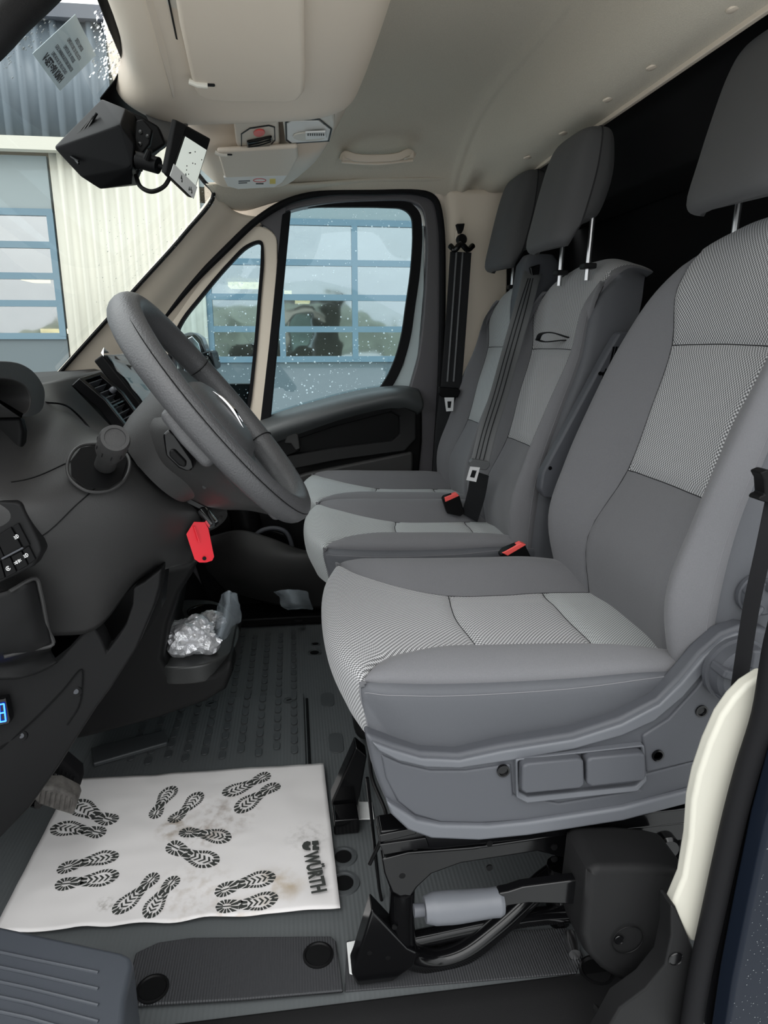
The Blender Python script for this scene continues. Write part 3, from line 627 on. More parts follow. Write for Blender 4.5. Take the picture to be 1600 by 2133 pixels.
M().tube([sp(1165, 1800, .9), sp(1160, 1990, .9)], .02, 12).build('rear_tube', 'gloss_black', DS)
M().prism([sp(*p, .815) for p in ((775, 1895), (850, 1975), (870, 1985), (862, 2015), (820, 2045), (745, 2055), (732, 2030), (740, 2010))], (0, .035, 0)).build('front_foot', 'gloss_black', DS, bevel=.004, seg=3)
for p in ((822, 1932), (770, 1985), (808, 1995)): M().lathe(sp(*p, .8155), (0, -1, 0), [(.004, -.002), (.004, .0006), (0, .0008)], 12).build('bolt_hole', 'black_plastic', DS)
M().lathe(sp(1192, 1968, .84), (-.2, -1, .1), [(.011, -.02), (.011, .004), (.009, .012), (.009, .02), (0, .02)], 14).build('mount_bolt', 'steel', DS)
# far side foot of the pedestal
M().prism([at(*p, y=1.20) for p in ((742, 1555), (765, 1575), (745, 1690), (735, 1710), (700, 1705), (690, 1672))], (0, .04, 0)).build('front_foot', 'gloss_black', DS, bevel=.004)
M().box(at(720, 1705, z=.02), (.05, .05, .035)).build('foot_clamp', 'gloss_black', DS, bevel=.004)
M().tube([at(770, 1555, y=1.0), at(775, 1620, y=.95), at(805, 1700, y=.9), at(795, 1745, y=.86), at(770, 1800, y=.86)], .003, 8, smooth=6).build('release_cable', 'black_plastic', DS)
M().tube([at(765, 1620, y=.98), at(790, 1850, y=.98), at(800, 1900, y=.98)], .003, 8).build('release_rod', 'gloss_black', DS)

# passenger bench
PB = thing('passenger_bench', 'grey double passenger bench beyond the driver seat with two places', 'bench seat', (.33, 1.8, 0))
for yc, k in ((1.615, .84), (2.035, .82)):
    seat_cushion(PB, yc, k, -.02, .0, 'woven_fabric_light')
    seat_back(PB, yc, k, -.055, -.015, 'woven_fabric_light' if yc > 1.8 else 'woven_fabric', wide=True)
headrest(PB, 1.60, .115, .56, 1.145, .24, .95, .055)
headrest(PB, 2.07, .115, .59, 1.145, .26, .95, .055)
M().box((.34, 1.82, .22), (.44, .80, .40)).build('bench_base', 'dark_plastic', PB, bevel=.03, seg=3)
# belt tower between the two backs
M().loft([rrect(V(.66, 1.855, z), (1, 0, 0), (0, 1, 0), w, d, .02) for z, w, d in ((.9, .12, .10), (1.05, .12, .10), (1.14, .10, .09), (1.165, .07, .07))]).build('belt_tower', 'grey_plastic', PB, bevel=.004)
# pull strap and belt tongue guide
o = M().tube([at(1120, 708, y=1.66), at(1128, 695, y=1.60), at(1150, 693, y=1.56), at(1180, 702, y=1.56), at(1200, 708, y=1.57), at(1170, 709, y=1.58), at(1135, 712, y=1.63), at(1120, 708, y=1.66)], .004, 8, smooth=5, flat=(.012, .003), nrm=(0, 0, 1))
o.build('pull_strap', 'belt', PB)
# folding armrest of the middle seat seen as long slim plastic bar with belt guide slots
ar = [(1125, 1020), (1130, 985), (1160, 930), (1265, 735), (1290, 692), (1318, 688), (1325, 700), (1300, 760), (1200, 930), (1165, 1030), (1155, 1040), (1135, 1038)]
b_ = M().prism([at(*p, y=1.345) for p in ar], (0, .03, 0)).build('back_side_cover', 'grey_plastic', PB, bevel=.006, seg=3)
for k in range(4): M().prism([at(1278+6*k, 722+0*k, y=1.342), at(1281+6*k, 722, y=1.342), at(1272+6*k, 765, y=1.342), at(1269+6*k, 765, y=1.342)], (0, .004, 0)).build('vent_slot', 'gloss_black', b_)
M().prism([at(*p, y=1.343) for p in ((1262, 768), (1276, 768), (1264, 792), (1254, 790))], (0, .004, 0)).build('guide_slot', 'gloss_black', b_)
for p in ((1146, 975), (1250, 778), (1257, 779)): M().lathe(at(*p, y=1.344), (0, -1, 0), [(.004, 0), (.004, .001), (0, .001)], 12).build('screw_hole', 'gloss_black', b_)
# ================================================================== DASHBOARD
DB = structure(bpy.data.objects.new('trim_7', None)); COL.objects.link(DB); DB.location = (-.45, 1.3, .4); OFF[DB.name] = V(-.45, 1.3, .4)
main = [
 [(-120, 770, .98), (30, 800, 1.10), (90, 797, 1.20), (150, 783, 1.32), (225, 768, 1.50)],
 [(-110, 870, .90), (60, 850, 1.02), (120, 838, 1.14), (175, 868, 1.25), (275, 858, 1.45)],
 [(-100, 950, .87), (60, 925, .96), (140, 885, 1.05), (215, 905, 1.15), (290, 905, 1.38)],
 [(-100, 1010, .85), (50, 1000, .90), (150, 960, .96), (245, 925, 1.03), (320, 940, 1.3)],
 [(-100, 1060, .85), (60, 1060, .87), (150, 1025, .91), (262, 975, .98), (385, 1010, 1.18)],
 [(-100, 1150, .87), (80, 1130, .88), (180, 1090, .91), (300, 1045, .97), (420, 1068, 1.10)],
 [(-100, 1240, .91), (90, 1225, .93), (190, 1200, .94), (315, 1140, 1.0), (412, 1130, 1.12)],
 [(-100, 1330, .97), (110, 1325, .98), (198, 1312, 1.0), (290, 1210, 1.06), (402, 1170, 1.15)]]
D1 = patch(main, 'dash_body', 'dash_plastic', DB, 10, solid=-.006)
# panel joint lines, along the moulded surface
GM, iu, iv = surf([[at(*p[:2], y=p[2]) for p in r] for r in main], 10, 10)
M().tube([GM[30][j]+V(0, -.0004, 0) for j in range(8, 33)], .0009, 6).build('panel_joint', 'black_plastic', DB)
M().tube([GM[50-(j-8)//2][j]+V(0, -.0006, 0) for j in range(8, 30, 2)], .0009, 6).build('panel_joint', 'black_plastic', DB)
M().tube([at(a, b, y=y) for a, b, y in ((262, 895, 1.035), (280, 950, 1.02), (325, 1000, 1.04), (380, 1032, 1.08), (432, 1058, 1.10))], .011, 10, smooth=6).build('shroud_gap', 'gloss_black', DB)
M().tube([at(a, b, y=y) for a, b, y in ((95, 838, 1.085), (130, 842, 1.11), (160, 862, 1.16), (185, 890, 1.165), (200, 915, 1.13))], .0016, 6, smooth=6).build('panel_joint', 'black_plastic', DB)
# stalk recess
rc = at(205, 970, y=.965)
M().tube([at(a, b, y=y) for a, b, y in ((205, 925, .985), (165, 930, .965), (142, 960, .935), (145, 995, .915), (180, 1022, .91), (225, 1022, .925), (258, 1000, .945), (270, 960, .975), (245, 930, 1.0))], .0022, 8, smooth=5, closed=True).build('stalk_recess_rim', 'dash_plastic', DB)
pts = [at(a, b, y=y-.004) for a, b, y in ((205, 927, .985), (167, 933, .965), (146, 960, .935), (148, 993, .915), (180, 1018, .91), (225, 1018, .925), (254, 998, .945), (264, 962, .975), (243, 934, 1.0))]
M().prism(pts, (0, .006, 0)).build('stalk_recess', 'black_plastic', DB, bevel=.001)
# dashboard rest, towards the passenger
M().prism([V(-.98, 1.45, .84), V(-.60, 1.45, .86), V(-.34, 1.45, .80), V(-.27, 1.45, .70), V(-.24, 1.45, .52), V(-.42, 1.45, .36), V(-.98, 1.45, .30)], (0, .82, 0)).build('dash_passenger_side', 'dark_plastic', DB, bevel=.03, seg=4)
M().prism([V(-.98, .70, .84), V(-.58, .70, .84), V(-.62, .70, .20), V(-.98, .70, .05)], (0, .9, 0)).build('dash_core', 'black_plastic', DB)
M().prism([V(-1.0, .7, .03), V(-.62, .7, .03), V(-.98, .7, .45)], (0, 1.55, 0)).build('bulkhead_carpet', 'rubber', DB)
# instrument binnacle hood and cluster
IC = thing('instrument_cluster', 'hooded instrument binnacle at upper left edge of dashboard', 'instrument panel', at(20, 900, y=1.0))
ho = [at(a, b, x=-.335) for a, b in ((-90, 775), (-40, 758), (0, 752), (50, 760), (80, 785), (94, 815), (90, 850), (62, 868), (44, 868))]
hi = [at(a, b, x=-.335) for a, b in ((-90, 812), (-40, 796), (0, 789), (36, 795), (55, 808), (64, 828), (62, 848), (54, 860), (44, 862))]
sm_ = lambda P: crom(P, 4)[0]
M().ring(sm_(ho), sm_(hi), (-.16, 0, 0)).build('hood', 'dash_plastic', IC, bevel=.005, seg=4)
M().prism([p+V(-.05, 0, 0) for p in sm_(hi)], (-.02, 0, 0)).build('hood_inside', 'black_plastic', IC)
M().prism([at(a, b, y=.945) for a, b in ((-60, 870), (40, 868), (48, 900), (44, 950), (25, 985), (-5, 1002), (-60, 1010))], (0, .02, 0)).build('cluster_housing', 'black_plastic', IC, bevel=.006, seg=3)
gf = M().prism([at(a, b, y=.942) for a, b in ((-40, 935), (0, 930), (14, 945), (15, 975), (0, 995), (-40, 995))], (0, .01, 0)).build('gauge_glass', 'screen_black', IC, bevel=.003)
M().ring([at(-12+26*cos(t), 965+32*sin(t), y=.936) for t in [k*.393 for k in range(16)]], [at(-12+22*cos(t), 965+28*sin(t), y=.936) for t in [k*.393 for k in range(16)]], (0, .003, 0)).build('gauge_ring', 'grey_plastic', gf)
# driver side air vent with louvres
VT = thing('air_vent', 'black louvred air vent on dashboard beside the touch screen', 'air vent', at(220, 830, y=1.3))
def vq(s, t, d=0):
    A, B, Cc, D = at(160, 792, y=1.24), at(206, 778, y=1.33), at(292, 872, y=1.33), at(258, 893, y=1.24)
    p = A.lerp(B, t).lerp(D.lerp(Cc, t), s); n = (B-A).cross(D-A).normalized(); n = n if n.y < 0 or n.z > 0 else -n
    return p+n*d
fo = [vq(0, 0, .006), vq(0, 1, .006), vq(.5, 1, .012), vq(1, 1, .006), vq(1, 0, .006), vq(.5, 0, .012)]
fi = [vq(.06, .15, .006), vq(.06, .85, .006), vq(.5, .86, .012), vq(.95, .85, .006), vq(.95, .15, .006), vq(.5, .14, .012)]
M().ring(fo, fi, vq(0, 0, -.02)-vq(0, 0, 0)).build('vent_frame', 'gloss_black', VT, bevel=.002)
M().add([vq(0, 0, -.014), vq(0, 1, -.014), vq(1, 1, -.014), vq(1, 0, -.014)], [(0, 1, 2, 3)]).build('vent_cavity', 'black_plastic', VT)
for k in range(8):
    s = .11+.108*k; a, b = vq(s, .15, .003), vq(s, .85, .003); d = (vq(s+.035, .5, -.01)-vq(s, .5, .003))
    M().prism([a, b, b+d, a+d], (vq(.01, 0)-vq(0, 0))*1.6).build('louvre', 'grey_plastic', VT, bevel=.0008)
M().prism([vq(.6, .1, .007), vq(.6, .9, .007), vq(.625, .9, .007), vq(.625, .1, .007)], vq(0, 0, -.012)-vq(0, 0, 0)).build('divider', 'gloss_black', VT)
M().lathe(vq(.38, .75, .004), vq(0, 0, 1)-vq(0, 0, 0), [(.006, 0), (.006, .006), (.004, .009), (0, .009)], 12).build('vent_thumbwheel', 'grey_plastic', VT)
# touch screen with protective film
TS = thing('touch_screen', 'upright central touch screen under clear protective film behind steering wheel', 'screen', at(290, 800, y=1.5))
a, b, c_, d = at(212, 738, y=1.40), at(318, 872, y=1.40), at(420, 862, y=1.66), at(318, 735, y=1.66)
n = (b-a).cross(d-a).normalized(); n = n if n.x > 0 else -n
M().prism([a, b, c_, d], -n*.022).build('screen_housing', 'black_plastic', TS, bevel=.004, seg=3)
q = lambda s, t, o: a.lerp(b, s).lerp(d.lerp(c_, s), t)+n*o
M().prism([q(.04, .05, .001), q(.96, .05, .001), q(.96, .95, .001), q(.04, .95, .001)], n*.001).build('screen_glass', 'screen_black', TS)
film = bpy.data.materials.new('clear_film'); film.use_nodes = True; fb = film.node_tree.nodes['Principled BSDF']; MATS['clear_film'] = film
fb.inputs['Base Color'].default_value = (.75, .80, .82, 1); fb.inputs['Roughness'].default_value = .12; fb.inputs['Alpha'].default_value = .32; fb.inputs['Specular IOR Level'].default_value = .8
Gf = [[q(.02+.96*i/16, .02+.96*j/12, .004+.002*sin(i*1.3+j*2.1)+.0015*sin(j*5+i)) for j in range(13)] for i in range(17)]
M().grid(Gf).build('protective_film', 'clear_film', TS, weld=False, ang=80)
M().add([q(.0, -.04, .004), q(.0, .1, .004), q(-.05, .0, .012), q(.06, -.06, .006)], [(0, 1, 2), (0, 2, 3)]).build('film_tab', 'label_white', TS, solid=.0004)
# switch panel
SW = thing('switch_panel', 'black light switch panel with white icons on lower dashboard', 'switch panel', at(40, 1120, y=.85))
def swp(a, b, d=0): return at(a, b, y=.862-.0002*(b-1045)*0+d)
M().prism([swp(*p) for p in ((-60, 1040), (30, 1045), (42, 1050), (82, 1130), (86, 1150), (70, 1180), (0, 1215), (-60, 1240))], (0, .03, 0)).build('bezel', 'dark_plastic', SW, bevel=.004, seg=3)
bt = [[(-10, 1118), (22, 1098), (46, 1142), (10, 1162)], [(-40, 1128), (-12, 1117), (8, 1160), (-30, 1178)], [(2, 1168), (20, 1160), (34, 1192), (12, 1204)], [(22, 1159), (44, 1148), (58, 1178), (37, 1190)], [(46, 1146), (60, 1138), (74, 1166), (60, 1176)], [(-20, 1178), (0, 1169), (10, 1204), (-14, 1212)], [(26, 1097), (38, 1090), (62, 1136), (49, 1141)]]
for q4 in bt:
    c4 = [swp(*p, -.004) for p in q4]; M().prism(c4, (0, .006, 0)).build('button', 'black_plastic', SW, bevel=.0012)
def icon(cx, cy, kind):
    m = M(); s = 5.5; P_ = lambda x, y: swp(cx+s*(x*.86+y*.5), cy+s*(-x*.5+y*.86)*-1 if 0 else cy+s*(y*.86-x*.5), -.0046)
    def seg(x0, y0, x1, y1): m.tube([P_(x0, y0), P_(x1, y1)], .00042, 5)
    arc = lambda cx_, cy_, r, a0, a1: m.tube([P_(cx_+r*cos(radians(t)), cy_+r*sin(radians(t))) for t in range(a0, a1+1, 30)], .00042, 5)
    if kind == 'lamp': arc(.1, 0, .7, -90, 90); seg(.1, -.7, .1, .7); [seg(-.9, k, -.2, k+.15) for k in (-.5, 0, .5)]
    elif kind == 'both': arc(.3, 0, .55, -90, 90); seg(.3, -.55, .3, .55); arc(-.3, 0, .55, 90, 270); seg(-.3, -.55, -.3, .55); [seg(1.0, k, 1.5, k) for k in (-.3, .3)]; [seg(-1.5, k, -1.0, k) for k in (-.3, .3)]
    else: arc(0, 0, .8, 20, 330); seg(-.3, .35, 0, -.4); seg(0, -.4, .3, .35); seg(-.15, .05, .15, .05)
    m.build('icon', 'icon_white', SW)
icon(34, 1118, 'lamp'); icon(54, 1157, 'lamp'); icon(37, 1170, 'both'); icon(17, 1184, 'auto')
M().tube([swp(4, 1164, -.006), swp(48, 1141, -.006)], .0012, 8).build('bright_ridge', 'grey_plastic', SW)
# pocket under the switches and the knee panel
lowb = [[(-60, 1245, .86), (0, 1236, .87), (50, 1218, .88), (76, 1206, .90)], [(-60, 1310, .865), (15, 1305, .875), (65, 1285, .89), (92, 1272, .91)], [(-60, 1370, .88), (10, 1364, .89), (70, 1350, .90), (108, 1340, .92)], [(-60, 1385, .93), (10, 1388, .93), (70, 1375, .95), (108, 1358, .98)], [(-60, 1410, .92), (35, 1412, .93), (80, 1402, .95), (120, 1378, .97)]]
patch(lowb, 'open_tray', 'dark_plastic', DB, 6, solid=-.004)
kn = [(-80, 1415), (35, 1412), (70, 1404), (100, 1392), (130, 1368), (165, 1330), (185, 1310), (198, 1310), (210, 1330), (222, 1358), (245, 1328), (262, 1300), (275, 1260), (277, 1225), (300, 1212), (337, 1183), (334, 1220), (322, 1262), (285, 1350), (230, 1435), (200, 1475), (120, 1600), (60, 1685), (0, 1745), (-80, 1830)]
M().tube([at(a, b, y=y) for a, b, y in ((20, 1232, .868), (74, 1205, .895), (84, 1230, .90), (100, 1310, .915), (110, 1342, .92), (60, 1354, .905), (8, 1368, .888))], .0028, 8, smooth=5).build('tray_rim', 'dash_plastic', DB)
KP = M().prism([at(a, b, y=.955+.00025*max(0, a)) for a, b in kn], (0, .04, 0)).build('knee_panel', 'dark_plastic', DB, bevel=.006, seg=3)
M().prism([at(a, b, y=1.10) for a, b in ((180, 1330), (280, 1200), (345, 1170), (335, 1270), (240, 1420), (150, 1500))], (0, .05, 0)).build('open_pocket', 'black_plastic', DB)
for p in ((158, 1440), (44, 1532)):
    c = at(*p, y=.955+.00025*p[0]); s_ = M().lathe(c, (.2, -1, .1), [(.0095, -.001), (.0085, .0012), (.006, .0003), (0, .0003)], 18).build('screw_recess', 'black_plastic', DB)
    M().lathe(c, (.2, -1, .1), [(.0042, 0), (.0042, .0012), (.002, .0016), (0, .001)], 10).build('screw', 'grey_plastic', s_)
M().tube([at(a, b, y=.953+.00025*a) for a, b in ((0, 1560), (60, 1510), (130, 1440), (170, 1395), (172, 1425), (165, 1470), (140, 1510))], .0012, 6, smooth=5).build('cover_joint', 'black_plastic', DB)
# blue digital display
BD = thing('digital_display', 'small blue digit display glowing on knee panel at left edge', 'display', at(5, 1485, y=.95))
M().prism([at(a, b, y=.938) for a, b in ((-30, 1462), (12, 1455), (22, 1500), (20, 1508), (-30, 1520))], (0, .015, 0)).build('display_housing', 'gloss_black', BD, bevel=.002)
for seg in (((-2, 1468), (8, 1466)), ((8, 1466), (10, 1484)), ((10, 1484), (12, 1502)), ((0, 1504), (12, 1502)), ((-1, 1486), (10, 1484)), ((-2, 1468), (-1, 1486)), ((-1, 1486), (0, 1504))):
    M().tube([at(*p, y=.936) for p in seg], .0011, 6).build('digit_segment', 'display_blue', BD)
# centre console with cup holder
CC = thing('centre_console', 'black lower centre console with protruding cup holder tray', 'console', (-.3, 1.45, .03))
co = [(318, 1190), (412, 1172), (398, 1200), (372, 1240), (352, 1300), (340, 1372), (352, 1400), (400, 1412), (445, 1405), (482, 1375), (486, 1400), (470, 1438), (430, 1463), (330, 1498), (220, 1528), (150, 1545), (120, 1500), (230, 1360)]
M().prism([at(a, b, y=1.34) for a, b in co], (0, .27, 0)).build('console_body', 'dark_plastic', CC, bevel=.014, seg=4)
tz = .292
mat('tray_plastic', (.028, .029, .029), .32, bump=.1, bscale=1400, spec=.5)
tp = [(336, 1386), (340, 1340), (356, 1275), (378, 1250), (440, 1250), (458, 1256), (488, 1285), (499, 1310), (496, 1335), (476, 1362), (440, 1380), (395, 1388)]
tpz = [at(a, b, z=tz) for a, b in tp]; Q, _ = crom(tpz[-2:]+tpz+tpz[:3], 4); tpz = Q[8:(2+len(tp))*4]
M().prism(tpz, (0, 0, -.042)).build('cup_tray', 'tray_plastic', CC, bevel=.006, seg=3)
cu_ = at(425, 1272, z=tz+.001); M().lathe(cu_, (0, 0, 1), [(.041, -.001), (.041, .0015), (.038, .0015), (.036, -.0003), (0, -.0003)], 32).build('cup_well', 'gloss_black', CC)
cu_ = at(392, 1345, z=tz+.001); M().lathe(cu_, (0, 0, 1), [(.050, -.001), (.050, .0012), (.047, .0012), (.045, -.0003), (0, -.0003)], 32).build('cup_well', 'gloss_black', CC)
# crumpled foil and clear bags
mat('foil', (.84, .84, .87), .36, metal=.55, bump=1.0, bscale=75); MATS['foil'].node_tree.nodes['Bump'].inputs['Distance'].default_value = .006
def crumple(c, r, sq, amp, seed, name, m, parent=None):
    random.seed(seed); bm = bmesh.new(); bmesh.ops.create_icosphere(bm, subdivisions=4, radius=1)
    import mathutils; nz = mathutils.noise
    for v in bm.verts:
        p = v.co.copy(); d = 1+amp*nz.noise(p*1.3+V(seed, 0, 0))+amp*.55*abs(nz.noise(p*4+V(0, seed, 0)))+amp*.4*abs(nz.noise(p*9))
        v.co = Vector(c)+V(p.x*r*sq[0]*d, p.y*r*sq[1]*d, p.z*r*sq[2]*d)
    me = bpy.data.meshes.new(name); 
    o = put(name, me, parent)
    for v in bm.verts: v.co -= OFF[o.name]
    bm.to_mesh(me); bm.free(); me.materials.append(MATS[m]); me.polygons.foreach_set('use_smooth', [True]*len(me.polygons)); me.set_sharp_from_angle(angle=radians(28)); return o
o = crumple(at(400, 1325, z=.325), .045, (1.15, 1.0, .85), .45, 3, 'foil_wrap', 'foil'); tag(o, 'crumpled ball of silver foil in front cup holder of console', 'foil')
o = crumple(at(437, 1292, z=.312), .022, (1.3, .9, .8), .5, 8, 'foil_scrap', 'foil'); tag(o, 'small folded foil scrap between foil ball and clear bag', 'foil')
clr = bpy.data.materials.new('clear_plastic'); clr.use_nodes = True; fb = clr.node_tree.nodes['Principled BSDF']; MATS['clear_plastic'] = clr
fb.inputs['Base Color'].default_value = (.55, .62, .68, 1); fb.inputs['Roughness'].default_value = .15; fb.inputs['Alpha'].default_value = .32; fb.inputs['Specular IOR Level'].default_value = .9
def bag(rows, name, label):
    G, _, _ = surf([[at(a, b, y=y) for a, b, y in r] for r in rows], 6, 6)
    import mathutils
    G = [[p+V(1, .6, .4)*.006*mathutils.noise.noise(p*45) for p in r] for r in G]
    o = M().grid(G).build(name, 'clear_plastic', None, weld=False, ang=25, solid=.0008); tag(o, label, 'plastic bag'); return o
bag([[(462, 1238, 1.46), (478, 1230, 1.42), (494, 1236, 1.45), (480, 1238, 1.49)], [(452, 1280, 1.46), (470, 1276, 1.40), (492, 1276, 1.45), (505, 1292, 1.5)], [(444, 1318, 1.45), (458, 1322, 1.40), (474, 1318, 1.43), (488, 1300, 1.5)], [(448, 1330, 1.44), (458, 1334, 1.41), (470, 1330, 1.43), (478, 1318, 1.46)]], 'plastic_bag', 'clear plastic bag standing upright in rear cup holder of console')
bag([[(570, 1232, 2.10), (600, 1228, 2.06), (640, 1232, 2.12)], [(580, 1245, 2.1), (608, 1242, 2.04), (645, 1246, 2.1)], [(590, 1262, 2.08), (615, 1258, 2.03), (650, 1262, 2.1)], [(600, 1270, 2.08), (625, 1268, 2.05), (652, 1270, 2.1)]], 'plastic_bag', 'clear plastic bag in door foot pocket beyond the floor mat')
# ignition and red key tag
IG = thing('ignition_barrel', 'round dark ignition barrel hanging under steering column above red tag', 'ignition', at(440, 1085, y=1.13))
M().lathe(at(440, 1075, y=1.13), (.55, -.5, -.6), [(.0, -.05), (.030, -.05), (.030, .0), (.024, .012), (.016, .012), (.014, .006), (0, .006)], 28).build('barrel', 'dash_plastic', IG)
M().lathe(at(437, 1082, y=1.08), (.55, -.5, -.6), [(.009, -.02), (.009, .012), (0, .014)], 16).build('key_head', 'chrome', IG)
tg = [(404, 1087), (427, 1088), (434, 1100), (446, 1160), (442, 1168), (430, 1172), (415, 1172), (405, 1165), (388, 1113)]
o = M().prism([at(a, b, y=1.06+(.0004*(a-388))) for a, b in tg], (0, .002, 0)).build('key_tag', 'red_plastic', None, bevel=.0006); tag(o, 'bright red plastic key tag hanging below the steering wheel', 'tag')
M().tube([at(405, 1096, y=1.063), at(416, 1130, y=1.066)], .0012, 6).build('fold_ridge', 'red_plastic', o)
M().lathe(at(426, 1163, y=1.073), (0, -1, 0), [(.0032, 0), (.0032, .0012), (.0018, .0014), (0, .0006)], 12).build('tag_hole', 'black_plastic', o)

# ================================================================== STEERING WHEEL
C0 = V(-.112, 1.05, .845); WU = V(-.247, 0, .322).normalized(); WY = V(0, 1, 0); WNn = V(WU.z, 0, -WU.x)      # plane axes, normal to the driver
def wp(a, b, c=0): return C0+WU*a+WY*b+WNn*c
SWH = thing('steering_wheel', 'dark grey padded steering wheel with winged chrome emblem on hub', 'steering wheel', C0)
R_ = .186
def rimpath(a0, a1, k=64): return [wp(R_*cos(radians(a0+(a1-a0)*i/k)), R_*1.0*sin(radians(a0+(a1-a0)*i/k))) for i in range(k+1)]
rm = M(); n_ = 72; rings = []
for i in range(n_):
    t = 2*pi*i/n_; c = wp(R_*cos(t), R_*sin(t)); rad = (c-C0).normalized(); th = .0195+.0018*cos(2*t+.6)
    rings.append([c+rad*(th*cos(2*pi*j/18))+WNn*(th*1.12*sin(2*pi*j/18)) for j in range(18)])
rings.append(rings[0]); M().loft(rings, cap=False).build('rim', 'wheel_rim', SWH, ang=80)
# joints of the grip wrap, and the seam line along the rim
for a_ in (66, 118):
    t = radians(a_); c = wp(R_*cos(t), R_*sin(t)); rad = (c-C0).normalized(); tg_ = WNn.cross(rad)
    M().tube([c+rad*(.0208*cos(u))+WNn*(.0228*sin(u)) for u in [k*pi/10 for k in range(20)]], .0009, 5, closed=True).build('grip_joint', 'black_plastic', SWH)
M().tube([wp((R_+.0175)*cos(t), (R_+.0175)*sin(t), .0105) for t in [2*pi*k/72 for k in range(72)]], .0007, 5, closed=True).build('rim_seam', 'black_plastic', SWH)
def wplate(pts, c0, c1, name, m, **k):
    Pp = [wp(a, b, c0) for a, b in pts]; return M().prism(Pp, WNn*(c1-c0)).build(name, m, SWH, **k)
for s in (-1, 1):
    wplate([(.045, .05*s), (.035, .10*s), (.045, .172*s), (.0, .183*s), (-.045, .176*s), (-.05, .10*s), (-.05, .05*s)], -.036, -.006, 'spoke', 'wheel_rim', bevel=.010, seg=4)
wplate([(-.04, -.075), (-.10, -.06), (-.178, -.052), (-.184, 0), (-.178, .052), (-.10, .06), (-.04, .075)], -.036, -.008, 'lower_spoke', 'wheel_rim', bevel=.010, seg=4)
# hub cushion
rg = []
for z_, k in ((-.045, 1.0), (-.018, 1.0), (-.004, .96), (.006, .86), (.012, .68), (.015, .4), (.016, .12)):
    rg.append([wp(.074*k*math.copysign(abs(cos(t))**.75, cos(t))-.014, .088*k*math.copysign(abs(sin(t))**.75, sin(t)), z_) for t in [2*pi*j/36 for j in range(36)]])
hub = M().loft(rg).build('airbag_cover', 'wheel_rim', SWH, ang=60)
# back cover between hub and column
rg = []
for z_, ka, kb in ((-.005, .088, .118), (-.03, .090, .112), (-.06, .084, .096), (-.10, .078, .080), (-.125, .070, .070)):
    rg.append([wp(ka*cos(t)-.005, kb*sin(t), z_) for t in [2*pi*j/40 for j in range(40)]])
M().loft(rg).build('column_cover', 'dash_plastic', SWH, ang=60)
# side button module seen from the driver side
md_ = [at(a, b, y=.905) for a, b in ((338, 905), (352, 893), (366, 905), (402, 958), (404, 975), (392, 984), (372, 976), (345, 950))]
mo = M().prism(md_, (0, .05, 0)).build('rear_button_module', 'gloss_black', SWH, bevel=.004, seg=3)
M().prism([at(a, b, y=.900) for a, b in ((352, 938), (362, 935), (388, 962), (386, 975), (372, 970), (352, 950))], (0, .01, 0)).build('rear_button', 'black_plastic', SWH, bevel=.003)
# near side shell of the spoke
sh = [[(275, 872, 1.04), (310, 860, .99), (352, 848, .97), (400, 880, .92)], [(285, 925, 1.02), (325, 905, .96), (375, 900, .93), (430, 925, .905)], [(315, 980, 1.01), (350, 960, .955), (400, 955, .93), (460, 975, .90)], [(365, 1022, 1.03), (405, 1015, .98), (450, 1020, .95), (500, 1020, .93)], [(425, 1053, 1.05), (460, 1050, 1.0), (500, 1052, .97), (560, 1050, .96)], [(440, 1058, 1.10), (470, 1062, 1.05), (520, 1064, 1.02), (585, 1078, 1.0)]]
patch(sh, 'spoke_shell', 'dash_plastic', SWH, 8, solid=-.004)
M().lathe(at(426, 1014, y=.96), (0, -1, 0), [(.003, 0), (.003, .001), (0, .001)], 10).build('screw_hole', 'gloss_black', SWH)
# emblem: winged chrome badge
M().tube([wp(.026, .004, .014), wp(.008, .0, .0185), wp(-.014, -.002, .019), wp(-.046, -.006, .014)], [.0006, .003, .0042, .0006], 8, smooth=5).build('emblem_wing', 'chrome', SWH)
M().tube([wp(.02, .016, .015), wp(-.012, .018, .0185), wp(-.036, .014, .0175)], [.0006, .003, .0006], 8, smooth=5).build('emblem_wing', 'chrome', SWH)
M().lathe(wp(-.014, .010, .0145), WNn, [(.012, 0), (.012, .004), (.010, .0055), (0, .005)], 20).build('emblem_disc', 'gloss_black', SWH)
# control stalk
ST = thing('control_stalk', 'black wiper and light stalk with round end beside column cover', 'stalk', at(210, 985, y=1.0))
a, b = at(212, 988, y=.99), at(240, 912, y=.855); d = (b-a).normalized(); L_ = (b-a).length
M().lathe(a, d, [(.017, -.01), (.020, .0), (.014, .01), (.0135, L_*.55), (.0175, L_*.68), (.0185, L_*.72), (.0185, L_*.95), (.0165, L_), (.0125, L_), (.012, L_-.0015), (0, L_-.001)], 28).build('stalk_body', 'dash_plastic', ST, ang=30)
for k in range(10):
    u = d.orthogonal().normalized(); w = d.cross(u); t = 2*pi*k/10; M().box(a+d*(L_*.83)+(u*cos(t)+w*sin(t))*.0186, (.0012, .0012, .012), d.to_track_quat('Z', 'Y').to_matrix()).build('stalk_rib', 'dark_plastic', ST)

